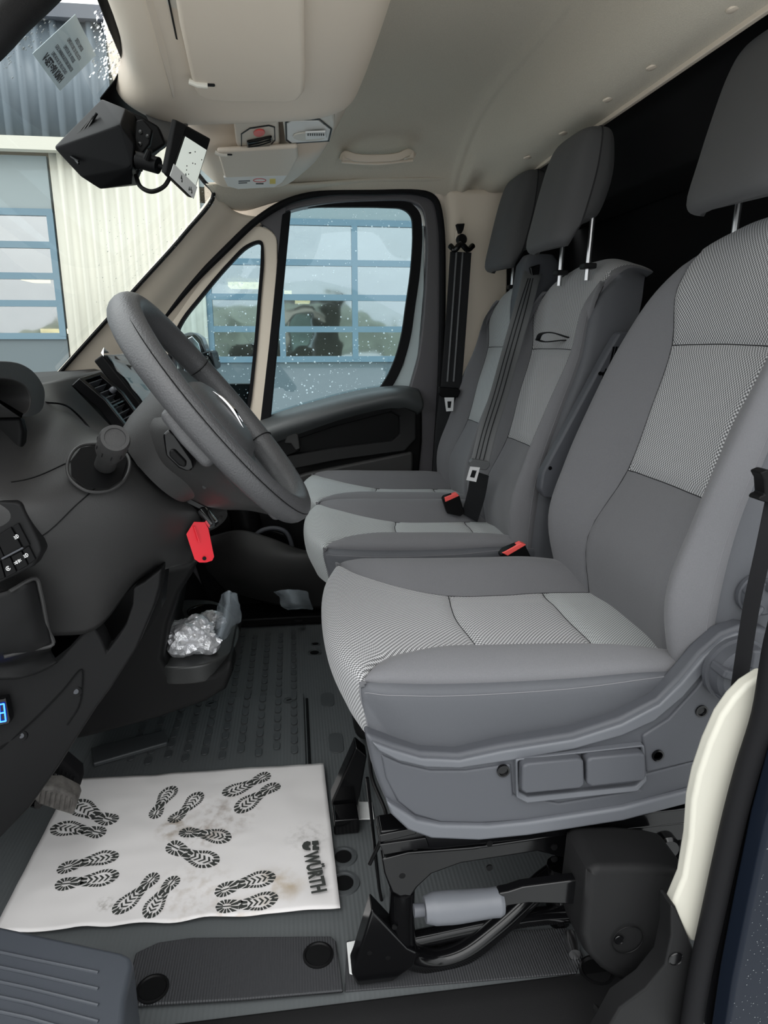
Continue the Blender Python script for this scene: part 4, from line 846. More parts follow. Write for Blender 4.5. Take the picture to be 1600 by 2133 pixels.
# ================================================================== PEDALS
for nm, lab, q4, yb in (('brake_pedal', 'ribbed black pedal nearer the console above footprint mat', [(100, 1588), (128, 1583), (166, 1615), (168, 1640), (155, 1645), (130, 1620), (98, 1608)], 1.18),
                    ('clutch_pedal', 'worn dirty ribbed rubber clutch pedal over corner of footprint mat', [(72, 1652), (85, 1642), (120, 1641), (158, 1660), (162, 1672), (152, 1700), (118, 1690), (78, 1676), (68, 1666)], 1.12)):
    T_ = thing(nm, lab, 'pedal', at(q4[0][0], q4[0][1], y=yb)); P4 = [at(*p, y=yb) for p in q4]
    M().prism([at(a, b, y=yb+.00035*(a-100)) for a, b in q4], (.0, .03, .008)).build('pedal_pad', 'rubber_worn' if 'clutch' in nm else 'rubber', T_, bevel=.006, seg=3)
    x0, x1 = (88, 150) if 'clutch' in nm else (108, 155)
    for k in range(7):
        t = k/6; xx = x0+(x1-x0)*t; yy = 1646+16*t if 'clutch' in nm else 1590+28*t; hh = 28 if 'clutch' in nm else 20
        M().tube([at(xx, yy, y=yb-.003+.00035*(xx-100)), at(xx-5, yy+hh, y=yb-.003+.00035*(xx-100))], .0013, 5).build('tread_rib', 'rubber_worn' if 'clutch' in nm else 'rubber', T_)
    M().tube([at(q4[0][0]+10, q4[0][1]+20, y=yb+.03), at(-20, q4[0][1]-20, y=yb+.10), at(-120, q4[0][1]-160, y=yb+.2)], .011, 10, smooth=4).build('pedal_arm', 'gloss_black', T_)
# ================================================================== OVERHEAD SHELF
OS = thing('overhead_shelf', 'cream moulded overhead console spanning the cab above the windshield', 'console', (-.08, 1.4, 1.35))
def prow(y, xs, zs): return [V(x, y, z) for x, z in zip(xs, zs)]
rows = [
 prow(.45, (-.215, -.205, -.19, -.165, -.12, -.02, .08, .125, .16, .19), (1.56, 1.40, 1.368, 1.352, 1.350, 1.352, 1.358, 1.375, 1.43, 1.52)),
 prow(.90, (-.225, -.212, -.195, -.165, -.12, -.02, .08, .125, .16, .19), (1.54, 1.39, 1.360, 1.346, 1.345, 1.347, 1.355, 1.372, 1.43, 1.53)),
 prow(1.30, (-.262, -.246, -.225, -.19, -.12, -.02, .08, .125, .155, .18), (1.50, 1.375, 1.345, 1.332, 1.332, 1.337, 1.348, 1.370, 1.43, 1.53)),
 prow(1.375, (-.292, -.275, -.248, -.198, -.12, -.02, .08, .122, .15, .175), (1.48, 1.365, 1.338, 1.322, 1.324, 1.331, 1.345, 1.368, 1.43, 1.53)),
 prow(1.395, (-.295, -.283, -.248, -.192, -.12, -.02, .078, .120, .15, .173), (1.48, 1.37, 1.345, 1.330, 1.332, 1.338, 1.350, 1.370, 1.43, 1.53)),
 prow(1.41, (-.27, -.245, -.215, -.18, -.12, -.02, .075, .118, .148, .17), (1.48, 1.42, 1.408, 1.402, 1.402, 1.402, 1.398, 1.395, 1.435, 1.53)),
 prow(1.72, (-.24, -.20, -.18, -.15, -.10, -.02, .060, .100, .130, .155), (1.46, 1.42, 1.408, 1.402, 1.402, 1.402, 1.400, 1.400, 1.44, 1.53)),
 prow(1.76, (-.24, -.20, -.18, -.15, -.10, -.02, .055, .092, .122, .15), (1.44, 1.39, 1.372, 1.368, 1.368, 1.368, 1.370, 1.385, 1.44, 1.52)),
 prow(1.98, (-.24, -.20, -.18, -.15, -.11, -.03, .025, .055, .090, .12), (1.42, 1.38, 1.368, 1.362, 1.362, 1.364, 1.368, 1.385, 1.44, 1.51)),
 prow(2.14, (-.24, -.20, -.18, -.15, -.12, -.07, -.02, .0, .025, .05), (1.42, 1.385, 1.372, 1.368, 1.368, 1.37, 1.374, 1.388, 1.42, 1.47)),
 prow(2.20, (-.24, -.20, -.18, -.15, -.13, -.10, -.08, -.06, -.04, -.02), (1.44, 1.41, 1.41, 1.40, 1.40, 1.40, 1.40, 1.41, 1.43, 1.46))]
G, _, _ = surf(rows, [4, 6, 4, 4, 4, 6, 4, 6, 6, 5], 6)
M().grid(G).build('shelf_body', 'cream_plastic', OS, weld=False, ang=80, solid=.003)
def oz(a, b, z): return at(a, b, z=z)
# driver side slot left of the visor
M().prism([oz(*p, 1.344) for p in ((322, -120), (348, -120), (400, 172), (386, 190))], (0, 0, -.004)).build('visor_slot', 'cream_trim', OS, bevel=.001)
M().prism([oz(276, -90, 1.338), oz(326, -90, 1.350), oz(388, 192, 1.347), oz(360, 206, 1.326)], (0, 0, .012)).build('visor_recess_wall', 'cream_plastic', OS, bevel=.002)
M().prism([oz(*p, 1.3405) for p in ((330, -100), (333, -100), (392, 182), (388, 184))], (0, 0, -.003)).build('slot_shadow_line', 'dark_plastic', OS)
# sun visors
def visor(name, label, pts, z, th, clip):
    T_ = thing(name, label, 'sun visor', oz(*pts[0], z)); P_ = [oz(*p, z) for p in pts]
    M().prism(P_, (0, 0, th)).build('visor_panel', 'cream_plastic', T_, bevel=.007, seg=4)
    c = oz(*clip, z-.002); k = M().tube([c+V(-.012, 0, .004), c, c+V(.014, .002, 0)], .0045, 10).build('visor_clip', 'cream_trim', T_)
    M().box(c+V(.012, .004, .004), (.026, .010, .008)).build('clip_socket', 'dark_plastic', T_, bevel=.002)
    return T_
visor('sun_visor', 'large cream driver sun visor folded up at top of view', [(342, -140), (632, -140), (634, 60), (636, 170), (634, 195), (622, 210), (600, 215), (470, 214), (430, 210), (410, 200), (402, 182), (375, 60)], 1.322, .016, (412, 176))
pv = visor('sun_visor', 'small cream passenger sun visor with airbag warning label near far door', [(452, 318), (620, 308), (622, 330), (604, 362), (590, 376), (570, 382), (480, 384), (470, 378), (462, 350)], 1.352, .012, (460, 322))
def lz(a, b): return oz(a, b, 1.3515)
M().prism([lz(*p) for p in ((466, 370), (598, 366), (588, 380), (572, 390), (496, 394), (474, 388))], (0, 0, .006)).build('label_sheet', 'label_white', pv, bevel=.001)
for q4, m in (([(562, 373), (574, 373), (574, 383), (562, 383)], 'label_yellow'), ([(497, 377), (521, 376), (521, 378), (497, 379)], 'grey_plastic'), ([(497, 381), (515, 380), (515, 382), (497, 383)], 'grey_plastic'), ([(533, 382), (549, 382), (549, 384), (533, 384)], 'print_black')):
    M().prism([oz(*p, 1.3508) for p in q4], (0, 0, .0006)).build('label_print', m, pv)
M().ring([oz(541+14*cos(t), 376+4*sin(t), 1.3508) for t in [k*.5236 for k in range(12)]], [oz(541+12.3*cos(t), 376+3*sin(t), 1.3508) for t in [k*.5236 for k in range(12)]], (0, 0, .0006)).build('warning_ring', 'print_red', pv)
# microphone / emergency button unit
MU = thing('call_button_unit', 'cream overhead unit with small red button and black slotted grille', 'control unit', oz(535, 285, 1.375))
M().prism([oz(*p, 1.364) for p in ((486, 248), (580, 246), (583, 300), (566, 308), (512, 322), (500, 318), (492, 300))], (0, 0, .042)).build('housing', 'cream_plastic', MU, bevel=.005, seg=3)
M().ring([oz(*p, 1.3635) for p in ((502, 278), (520, 266), (560, 260), (573, 264), (574, 292), (562, 304), (514, 316), (502, 306))], [oz(*p, 1.3635) for p in ((504, 279), (521, 268), (560, 262), (571, 265), (572, 291), (561, 302), (515, 313), (504, 305))], (0, 0, -.001)).build('panel_joint', 'dark_plastic', MU)
M().prism(loopz := [oz(540+12*cos(t), 275+7*sin(t)-1*cos(t), 1.3635) for t in [k*.449 for k in range(14)]], (0, 0, -.003)).build('red_button', 'buckle_red', MU, bevel=.001)
M().prism([oz(*p, 1.3635) for p in ((514, 292), (566, 281), (568, 290), (562, 300), (522, 312), (514, 306))], (0, 0, -.005)).build('speaker_slot', 'gloss_black', MU, bevel=.002)
for k in range(3): M().tube([oz(518, 296+5*k, 1.357), oz(540, 293+5*k, 1.356), oz(564, 285+5*k, 1.357)], .0014, 6, smooth=3).build('slot_bar', 'black_plastic', MU)
# reading lamp
RL = thing('reading_lamp', 'cream overhead reading lamp with oval lens and grey switch slider', 'lamp', oz(642, 270, 1.375))
M().prism([oz(*p, 1.364) for p in ((588, 248), (600, 240), (696, 238), (698, 262), (688, 296), (606, 301), (594, 296))], (0, 0, .042)).build('lamp_housing', 'cream_trim', RL, bevel=.005, seg=3)
M().ring([oz(*p, 1.3635) for p in ((594, 254), (604, 248), (666, 247), (692, 268), (686, 294), (606, 299), (595, 292))], [oz(*p, 1.3635) for p in ((597, 255), (606, 250), (665, 249), (689, 268), (684, 292), (607, 297), (598, 290))], (0, 0, -.001)).build('lens_joint', 'dark_plastic', RL)
M().prism([oz(*p, 1.3635) for p in ((598, 256), (607, 251), (664, 250), (688, 268), (683, 291), (608, 296), (599, 289))], (0, 0, -.002)).build('lamp_lens', 'label_white', RL, bevel=.001)
M().prism([oz(644+34*cos(t), 282+9*sin(t), 1.361) for t in [k*.393 for k in range(16)]], (0, 0, -.004)).build('switch_slider', 'cream_trim', RL, bevel=.0015)
M().prism([oz(*p, 1.3565) for p in ((636, 273), (678, 271), (680, 284), (637, 288))], (0, 0, -.003)).build('switch_window', 'label_white', RL, bevel=.001)
for k in range(8): M().prism([oz(641+4.6*k, 278, 1.353), oz(643+4.6*k, 278, 1.353), oz(643+4.6*k, 282, 1.353), oz(641+4.6*k, 282, 1.353)], (0, 0, -.001)).build('window_mark', 'print_black', RL)
# grab handle
GH = thing('grab_handle', 'folded cream grab handle on the headliner above passenger door', 'handle', at(785, 330, y=2.17))
M().tube([at(714, 330, y=2.17), at(720, 322, y=2.155), at(740, 328, y=2.15), at(785, 330, y=2.15), at(830, 326, y=2.15), at(850, 318, y=2.155), at(860, 325, y=2.17)], .011, 12, smooth=5, flat=(.022, .02), nrm=(0, 1, .2)).build('handle_bar', 'cream_plastic', GH)
M().tube([at(712, 337, y=2.16), at(785, 341, y=2.15), at(860, 334, y=2.16)], .004, 8, smooth=5).build('handle_backplate', 'cream_plastic', GH)
for p in ((722, 329), (852, 323)): M().box(at(*p, y=2.165), (.03, .03, .022)).build('handle_mount', 'cream_plastic', GH, bevel=.006, seg=3)

# ================================================================== SENSOR HOUSING, BALL MOUNT AND TABLET
CHs = thing('camera_housing', 'black wedge shaped camera and sensor cover at top of windshield', 'sensor cover', at(215, 300, y=1.32))
mat('housing_black', (.004, .004, .0045), .42, spec=.06)
def hull(pts, name, m, parent, bevel=.006):
    bm = bmesh.new()
    for p in pts: bm.verts.new(p-OFF[parent.name])
    r = bmesh.ops.convex_hull(bm, input=bm.verts); bmesh.ops.delete(bm, geom=[g for g in r['geom_interior'] if isinstance(g, bmesh.types.BMVert)], context='VERTS')
    bmesh.ops.recalc_face_normals(bm, faces=bm.faces); me = bpy.data.meshes.new(name); bm.to_mesh(me); bm.free(); me.materials.append(MATS[m]); o = put(name, me, parent)
    me.polygons.foreach_set('use_smooth', [True]*len(me.polygons))
    md = o.modifiers.new('b', 'BEVEL'); md.width = bevel; md.segments = 3; md.limit_method = 'ANGLE'; md.angle_limit = radians(12); md.use_clamp_overlap = True
    md = o.modifiers.new('u', 'SUBSURF'); md.levels = 2; md.render_levels = 2; return o
HB = hull([at(*p[:2], y=p[2]) for p in ((112, 308, 1.30), (118, 300, 1.32), (212, 206, 1.32), (262, 226, 1.27), (280, 300, 1.22), (276, 350, 1.22), (250, 260, 1.22), (275, 384, 1.26), (208, 394, 1.30), (168, 368, 1.30), (296, 250, 1.38), (286, 386, 1.38), (200, 240, 1.44), (150, 300, 1.44), (230, 370, 1.42))], 'cover_shell', 'housing_black', CHs, .007)
for k in range(3):
    a0, b0 = 160+9*k, 290-6*k; M().tube([at(a0-4+2*k, b0-2, y=1.288-.004*k), at(a0+28-2*k, b0-42, y=1.288-.004*k)], .0022, 6).build('vent_slot', 'gloss_black', CHs)
for k in range(2): M().tube([at(148+6*k, 326+4*k, y=1.285), at(164, 336+5*k, y=1.275)], .0018, 6).build('vent_slot', 'gloss_black', CHs)
M().prism([at(*p, y=1.33) for p in ((262, 226), (292, 240), (330, 262), (345, 300), (300, 330), (280, 380), (268, 330))], (0, .02, 0)).build('bracket', 'black_plastic', CHs, bevel=.004)
M().prism([at(*p, y=1.37) for p in ((300, 232), (392, 258), (374, 302), (335, 292), (318, 272))], (0, .006, 0)).build('taupe_panel', 'taupe', CHs, bevel=.002)
MB_ = thing('ball_mount', 'black ball joint mount joining sensor cover to tablet', 'mount', at(300, 330, y=1.28))
M().prism([at(*p, y=1.25) for p in ((283, 250), (298, 247), (318, 270), (312, 300), (296, 320), (282, 355), (274, 345), (278, 300))], (0, .012, 0)).build('mount_plate', 'black_plastic', MB_, bevel=.003)
M().lathe(at(281, 334, y=1.24), (.9, -.3, -.05), [(.012, 0), (.014, .006), (.012, .012), (.009, .02)], 18).build('ball_socket', 'gloss_black', MB_)
M().tube([at(288, 333, y=1.23), at(330, 345, y=1.22)], .0125, 16).build('clamp_body', 'black_plastic', MB_)
M().tube([at(306, 330, y=1.21), at(312, 312, y=1.20)], [.006, .004], 10).build('clamp_knob', 'black_plastic', MB_)
M().tube([at(330, 345, y=1.22), at(358, 355, y=1.22)], .004, 10).build('mount_arm', 'black_plastic', MB_)
for p in ((293, 275), (308, 284), (294, 354), (292, 300)): M().lathe(at(*p, y=1.249), (0, -1, 0), [(.003, 0), (.003, .0015), (0, .002)], 10).build('bolt', 'gloss_black', MB_)
o = M().tube([at(283, 365, y=1.26), at(292, 388, y=1.25), at(315, 399, y=1.24), at(342, 388, y=1.23), at(356, 366, y=1.23)], .0036, 8, smooth=6).build('mount_cable', 'black_plastic', None); tag(o, 'black cable looping from sensor cover to tablet', 'cable')
TB = thing('tablet', 'small tablet with bright screen and silver end hanging on ball mount', 'tablet', at(395, 335, y=1.24))
a, b, c_, d = at(388, 260, y=1.215), at(440, 289, y=1.30), at(402, 414, y=1.29), at(352, 366, y=1.20)
n = (b-a).cross(d-a).normalized(); n = n if n.y < 0 else -n
M().prism([a, b, c_, d], -n*.011).build('tablet_body', 'black_plastic', TB, bevel=.003, seg=3)
q = lambda s, t, o: a.lerp(b, s).lerp(d.lerp(c_, s), t)+n*o
M().prism([a-(b-a)*.28+n*-.004, a+n*.001, d+n*.001, d-(c_-d)*.05+n*-.004], -n*.008).build('tablet_side', 'dark_plastic', TB, bevel=.002)
mat('lit_screen', (.75, .80, .74), .2, emit=.25)
M().prism([q(.08, .20, .0005), q(.93, .20, .0005), q(.93, .80, .0005), q(.08, .76, .0005)], n*.0008).build('lit_screen', 'lit_screen', TB)
M().prism([q(0, .76, .0005), q(1, .80, .0005), q(1, 1, .0005), q(0, 1, .0005)], n*.0012).build('silver_end', 'white_paint', TB, bevel=.0006)
for k in range(12):
    M().box(q(.35+.5*random.random(), .28+.5*random.random(), .0018), (.0016, .0008, .0016)).build('screen_mark', 'print_black', TB)
for (s, t) in ((.35, .86), (.4, .90), (.72, .92), (.78, .90), (.84, .93)): M().box(q(s, t, .002), (.002, .001, .006)).build('button_mark', 'print_black', TB)
for p in ((380, 290), (384, 272)): pass
# transparent speed limiter label on the windshield
LB = thing('windshield_label', 'diamond placed clear speed limiter sticker reading V-SET=90 KM/H on windshield', 'label', ws(130, 110, .006))
lc = [ws(*p, .006) for p in ((157, 30), (200, 115), (125, 190), (68, 112))]
mat('sticker_film', (.62, .70, .74), .3, alpha=.75)
M().prism(lc, WSN*.0006).build('film', 'sticker_film', LB)
org = lc[3].lerp(lc[2], .06); rtv = lc[2]-lc[3]; upv = lc[0]-lc[3]; wdt = rtv.length
rn, un = rtv.normalized(), upv.normalized(); H_ = upv.length
for k, (s_, sz) in enumerate((('V-SET=90 KM/H', .20), ('LIMITADOR DE VELOCIDAD', .105), ('GESCHWINDIGKEITSBEGRENZER', .105), ('LIMITEUR DE VITESSE', .105), ('LIMITATORE DI VELOCITA', .105), ('SPEED LIMITER', .105))):
    off = .08 if k == 0 else .26+.125*(k-1)
    t_ = text(s_, 'lettering', 'grey_plastic', LB, lc[3]+un*(H_*off)+rn*wdt*.5-WSN*.0012*(1 if 1 else 0), rn, un, H_*sz, ext=.0001, align='CENTER', bold=(k == 0), sx=.92 if k == 0 else .80)
# ================================================================== PAPER FLOOR MAT WITH PRINTED SOLES
PM = thing('paper_floor_mat', 'white paper floor mat printed with black shoe soles, dirty and creased', 'floor mat', (-.2, 1.17, .014))
mc = dict(tl=at(150, 1627, z=.016), tr=at(674, 1592, z=.016), br=at(709, 1895, z=.010), bl=at(-18, 1950, z=.010))
import mathutils
nzz = mathutils.noise.noise
def mp(s, t):
    p = mc['tl'].lerp(mc['tr'], s).lerp(mc['bl'].lerp(mc['br'], s), t)
    wv = .004*max(0, t-.6)*2.5*sin(s*34)*max(0, .75-s) + .0025*nzz(V(s*5, t*5, 0)) + .0015*nzz(V(s*14, t*12, 3))
    e = .006*nzz(V(s*9, 0, 5))*max(0, t-.9)*8
    return p+V(0, -e, .004+wv)
PG = [[mp(i/60, j/44) for j in range(45)] for i in range(61)]
# dirt stains: brownish smudges with a shape of their own
pm_ = MATS['paper']; nt = pm_.node_tree; bs = nt.nodes['Principled BSDF']; N = nt.nodes.new; L = nt.links.new
co = N('ShaderNodeTexCoord'); base = N('ShaderNodeRGB'); base.outputs[0].default_value = (.66, .64, .635, 1); cur = base.outputs[0]
def stain(px, py, r, col, k, sc):
    global cur
    c = at(px, py, z=.016)-PM.location
    vm = N('ShaderNodeVectorMath'); vm.operation = 'DISTANCE'; vm.inputs[1].default_value = c; L(co.outputs['Object'], vm.inputs[0])
    mr = N('ShaderNodeMapRange'); mr.inputs[1].default_value = r; mr.inputs[2].default_value = r*.35; mr.inputs[3].default_value = 0; mr.inputs[4].default_value = 1; L(vm.outputs['Value'], mr.inputs[0])
    nn = N('ShaderNodeTexNoise'); nn.inputs['Scale'].default_value = sc; nn.inputs['Detail'].default_value = 6; L(co.outputs['Object'], nn.inputs[0])
    rp = N('ShaderNodeMapRange'); rp.inputs[1].default_value = .45; rp.inputs[2].default_value = .68; L(nn.outputs[0], rp.inputs[0])
    mu = N('ShaderNodeMath'); mu.operation = 'MULTIPLY'; L(mr.outputs[0], mu.inputs[0]); L(rp.outputs[0], mu.inputs[1])
    m2 = N('ShaderNodeMath'); m2.operation = 'MULTIPLY'; m2.inputs[1].default_value = k; L(mu.outputs[0], m2.inputs[0])
    mx = N('ShaderNodeMixRGB'); mx.inputs[2].default_value = (*col, 1); L(m2.outputs[0], mx.inputs[0]); L(cur, mx.inputs[1]); cur = mx.outputs[0]
stain(365, 1725, .045, (.30, .24, .18), .95, 40); stain(430, 1735, .05, (.33, .28, .24), .8, 70); stain(590, 1840, .05, (.42, .34, .25), .9, 22); stain(470, 1700, .08, (.35, .30, .27), .8, 45); stain(560, 1850, .06, (.42, .36, .29), .85, 30); stain(640, 1745, .05, (.4, .38, .37), .6, 90); stain(220, 1880, .02, (.3, .28, .26), .9, 120); stain(400, 1860, .09, (.45, .40, .36), .55, 60); stain(480, 1915, .06, (.5, .42, .36), .6, 50)
L(cur, bs.inputs['Base Color'])
sheet = M().grid(PG).build('paper_sheet', 'paper', PM, weld=False, ang=60, solid=-.0012)
def sole_pieces(heel, toe, flip):
    L_ = 1.0; W_ = [(0, .0), (.03, .082), (.08, .122), (.15, .14), (.25, .128), (.35, .106), (.42, .102), (.5, .118), (.6, .15), (.72, .18), (.82, .17), (.9, .138), (.96, .086), (1, .0)]
    def w(t):
        for i in range(len(W_)-1):
            if W_[i][0] <= t <= W_[i+1][0]:
                f = (t-W_[i][0])/(W_[i+1][0]-W_[i][0]); return W_[i][1]+(W_[i+1][1]-W_[i][1])*f
        return 0
    def bend(t): return .03*flip*sin(t*pi*1.1)
    polys = []
    def outline(t0, t1, steps=26, cen=None):
        return [(t0+(t1-t0)*i/steps, w(t0+(t1-t0)*i/steps)) for i in range(steps+1)]
    # perimeter blocks of heel and forefoot
    def blocks(tc, rt_, t0, t1, nb, gap, inner):
        # angular blocks around the centre tc
        for k in range(nb):
            a0 = 2*pi*(k+gap)/nb; a1 = 2*pi*(k+1-gap)/nb; ring = []
            outp = []; inp = []
            for q in range(4):
                a = a0+(a1-a0)*q/3; dx, dy = cos(a), sin(a)
                # march to the outline
                lo, hi = 0, .7
                for _ in range(18):
                    md = (lo+hi)/2; t = tc+dx*md; u = dy*md
                    ok = t0 <= t <= t1 and abs(u) <= w(t)
                    lo, hi = (md, hi) if ok else (lo, md)
                outp.append((tc+dx*lo, dy*lo)); inp.append((tc+dx*lo*inner, dy*lo*inner))
            polys.append(outp+inp[::-1])
    blocks(.17, 0, 0, .36, 13, .15, .38)
    blocks(.70, 0, .40, 1.0, 20, .14, .66)
    for k in range(5):
        t = .50+.085*k; d = .055; wd = .072 if k < 4 else .042
        polys.append([(t, -wd), (t+d, 0), (t, wd), (t+.035, wd), (t+d+.04, 0), (t+.035, -wd)][:6])
    polys.append([(.10, -.012), (.24, -.012), (.24, .012), (.10, .012)])
    polys.append([(.37, -.09), (.47, -.03), (.40, .02), (.36, -.02)]); polys.append([(.36, .03), (.44, .05), (.40, .10), (.36, .09)])
    H_, T_ = heel, toe; ax = (T_-H_); ln = ax.length; ax = ax.normalized(); sd = V(-ax.y, ax.x, 0)
    out = []
    for p in polys:
        out.append([H_+ax*(t*ln)+sd*((u+bend(t))*ln*1.0) for t, u in p])
    return out
def zmat(p):
    # height of the sheet at world xy
    best = min(((p.x-q.x)**2+(p.y-q.y)**2, q.z) for r in PG[::1] for q in r[::1]) if 0 else None
    return .0205
# inverse lookup of sheet height on a coarse table
tab = [(q.x, q.y, q.z) for r in PG for q in r]
def hz(x, y):
    b = sorted(((x-a)**2+(y-c)**2, z) for a, c, z in tab)[:3]; return max(z for _, z in b)
prints = [((243, 1711), (148, 1672), 1), ((220, 1736), (106, 1722), -1), ((319, 1705), (362, 1637), 1), ((353, 1712), (421, 1650), -1), ((563, 1611), (463, 1656), 1), ((582, 1632), (489, 1691), -1),
          ((373, 1731), (483, 1746), 1), ((349, 1756), (455, 1797), -1), ((117, 1811), (249, 1777), 1), ((113, 1840), (249, 1818), -1), ((328, 1815), (236, 1899), 1), ((369, 1821), (303, 1909), -1), ((446, 1856), (575, 1820), 1), ((448, 1884), (581, 1866), -1)]
for h, t, f in prints:
    H_, T_ = at(*h, z=.0195), at(*t, z=.0195); m = M(); mid = (H_+T_)/2; zc = hz(mid.x, mid.y)
    for pl_ in sole_pieces(H_, T_, f):
        c = sum(pl_, V(0, 0, 0))/len(pl_); z = max(hz(p.x, p.y) for p in (c, pl_[0]))+.0005
        m.add([V(p.x, p.y, z) for p in pl_], [tuple(range(len(pl_)))], sm=False)
    m.build('printed_sole', 'print_black', PM, weld=False)
zt = .0225
a, b = at(634, 1782, z=zt), at(650, 1862, z=zt); upx = at(665, 1780, z=zt)-at(635, 1782, z=zt)
text('WÜRTH', 'lettering', 'print_black', PM, at(634, 1778, z=zt), b-a, V(0, 0, 1).cross(b-a), .036, ext=.0002, bold=True, sx=.74)
for pts_ in ([(629, 1762), (633, 1755), (640, 1752), (647, 1754), (647, 1759), (643, 1761), (643, 1765), (647, 1767), (647, 1771), (638, 1771), (631, 1768)], [(650, 1752), (663, 1751), (664, 1759), (659, 1760), (659, 1763), (665, 1764), (665, 1770), (651, 1771), (651, 1763), (653, 1761), (650, 1759)]):
    M().prism([at(*p, z=zt) for p in pts_], (0, 0, .0003)).build('logo_shape', 'print_black', PM)

# ================================================================== HANDBRAKE
HBk = thing('handbrake', 'grey grip handbrake lever with black cover between driver seat and door', 'handbrake', at(1300, 2000, y=.74))
def hb(a, b, y=.745): return at(a, b, y=y)
gp = [hb(862, 1898), hb(875, 1896), hb(885, 1895), hb(910, 1892), hb(960, 1888), hb(1010, 1882), hb(1036, 1879), hb(1046, 1878)]
M().tube(gp[2:], [.0165, .0205, .021, .0195, .0185, .019, .0165], 22, smooth=5).build('grip', 'grey_plastic_light', HBk)
M().tube([hb(862, 1897), hb(884, 1895)], .0085, 16).build('release_button', 'grey_plastic', HBk)
M().tube([hb(895, 1918, .728), hb(930, 1908, .728), hb(980, 1902, .728), hb(1040, 1895, .730)], .0008, 6, smooth=5).build('grip_seam', 'grey_plastic', HBk)
M().prism([hb(*p, .738) for p in ((1040, 1862), (1060, 1858), (1090, 1848), (1245, 1828), (1250, 1880), (1200, 1885), (1100, 1882), (1060, 1888), (1042, 1892))], (0, .016, 0)).build('lever_arm', 'gloss_black', HBk, bevel=.003, seg=3)
cvp = [(1228, 1822), (1240, 1808), (1330, 1806), (1400, 1812), (1440, 1820), (1450, 1870), (1440, 1960), (1400, 2030), (1350, 2062), (1310, 2058), (1255, 2025), (1222, 1990), (1212, 1950), (1220, 1880)]
M().prism([hb(*p, .705) for p in cvp], (0, .085, 0)).build('cover', 'dark_plastic', HBk, bevel=.012, seg=4)
c = hb(1308, 1958, .702); M().tube([c+V(.022*cos(t), 0, .022*sin(t)) for t in [k*.2618 for k in range(24)]], .0008, 6, closed=True).build('round_cap_joint', 'black_plastic', HBk)
M().lathe(hb(1290, 1958, .702), (0, -1, 0), [(.007, 0), (.0065, .001), (.005, -.003), (0, -.003)], 16).build('screw_hole', 'gloss_black', HBk)

# ================================================================== SEAT BELTS
def belt(name, pts, w, parent, m='belt', smooth=8, nrm=(-.6, -.8, 0)):
    return M().tube(pts, .01, 12, smooth=smooth, flat=(w, .0022), nrm=nrm).build(name, m, parent, ang=50)
PBt = thing('passenger_seat_belt', 'black passenger seat belt hanging on cream pillar beside far seat', 'seat belt', at(950, 700, y=2.25))
belt('webbing', [at(960, 525, y=2.24), at(955, 600, y=2.235), at(948, 700, y=2.225), at(940, 800, y=2.215), at(930, 880, y=2.21), at(922, 990, y=2.22)], .068, PBt, nrm=(-.1, -1, 0))
for dx in (-9, 4): belt('webbing_stripe', [at(960+dx, 525, y=2.237), at(955+dx, 600, y=2.232), at(948+dx, 700, y=2.222), at(941+dx, 795, y=2.212)], .006, PBt, 'belt_light')
M().tube([at(938, 512, y=2.235), at(948, 520, y=2.22), at(960, 508, y=2.215), at(974, 520, y=2.22), at(985, 512, y=2.235)], .009, 10, smooth=5).build('d_ring', 'gloss_black', PBt)
M().lathe(at(960, 500, y=2.25), (0, -1, 0), [(.016, 0), (.016, .018), (.012, .024), (0, .024)], 20).build('ring_bolt_cover', 'black_plastic', PBt)
M().prism([at(*p, y=2.255) for p in ((951, 480), (969, 480), (972, 498), (949, 498))], (0, .01, 0)).build('slider_plate', 'cream_plastic', PBt, bevel=.002)
M().prism([at(*p, y=2.24) for p in ((951, 466), (969, 465), (966, 478), (962, 486), (956, 486))], (0, .02, 0)).build('height_button', 'black_plastic', PBt, bevel=.003)
M().prism([at(*p, y=2.19) for p in ((915, 806), (955, 808), (960, 815), (954, 828), (922, 828), (914, 820))], (0, .02, 0)).build('tongue_body', 'black_plastic', PBt, bevel=.004)
M().ring([at(*p, y=2.19) for p in ((926, 828), (946, 828), (944, 856), (930, 857))], [at(*p, y=2.19) for p in ((932, 836), (941, 836), (939, 850), (933, 850))], (0, .003, 0)).build('tongue', 'bright_metal', PBt)
# middle belt from the tower down to the seat
MBt = thing('middle_seat_belt', 'dark middle seat belt running down from tower between the two passenger backrests', 'seat belt', at(1040, 800, y=1.78))
belt('webbing', [at(1118, 556, y=1.84), at(1108, 575, y=1.80), at(1090, 640, y=1.76), at(1062, 740, y=1.74), at(1040, 820, y=1.70), at(1015, 900, y=1.66), at(999, 968, y=1.64)], .046, MBt, 'belt_light', nrm=(-.35, -.93, .1))
for dx in (-10, -2, 7): belt('webbing_stripe', [at(1106+dx*.6, 580, y=1.792), at(1090+dx*.9, 640, y=1.752), at(1062+dx, 740, y=1.732), at(1040+dx, 820, y=1.692), at(1015+dx, 900, y=1.652), at(1000+dx, 960, y=1.632)], .0025, MBt, 'belt', nrm=(-.35, -.93, .1))
M().prism([at(*p, y=1.80) for p in ((1104, 556), (1126, 550), (1124, 572), (1108, 576))], (0, .02, 0)).build('belt_slot', 'gloss_black', MBt, bevel=.003)
M().prism([at(*p, y=1.615) for p in ((978, 962), (984, 956), (1020, 962), (1022, 970), (1014, 980), (990, 978), (980, 972))], (0, .016, 0)).build('tongue_body', 'belt_light', MBt, bevel=.003)
M().ring([at(*p, y=1.612) for p in ((980, 972), (1000, 974), (992, 1004), (972, 1000))], [at(*p, y=1.612) for p in ((984, 979), (994, 980), (989, 996), (979, 994))], (0, .003, 0)).build('tongue', 'bright_metal', MBt)
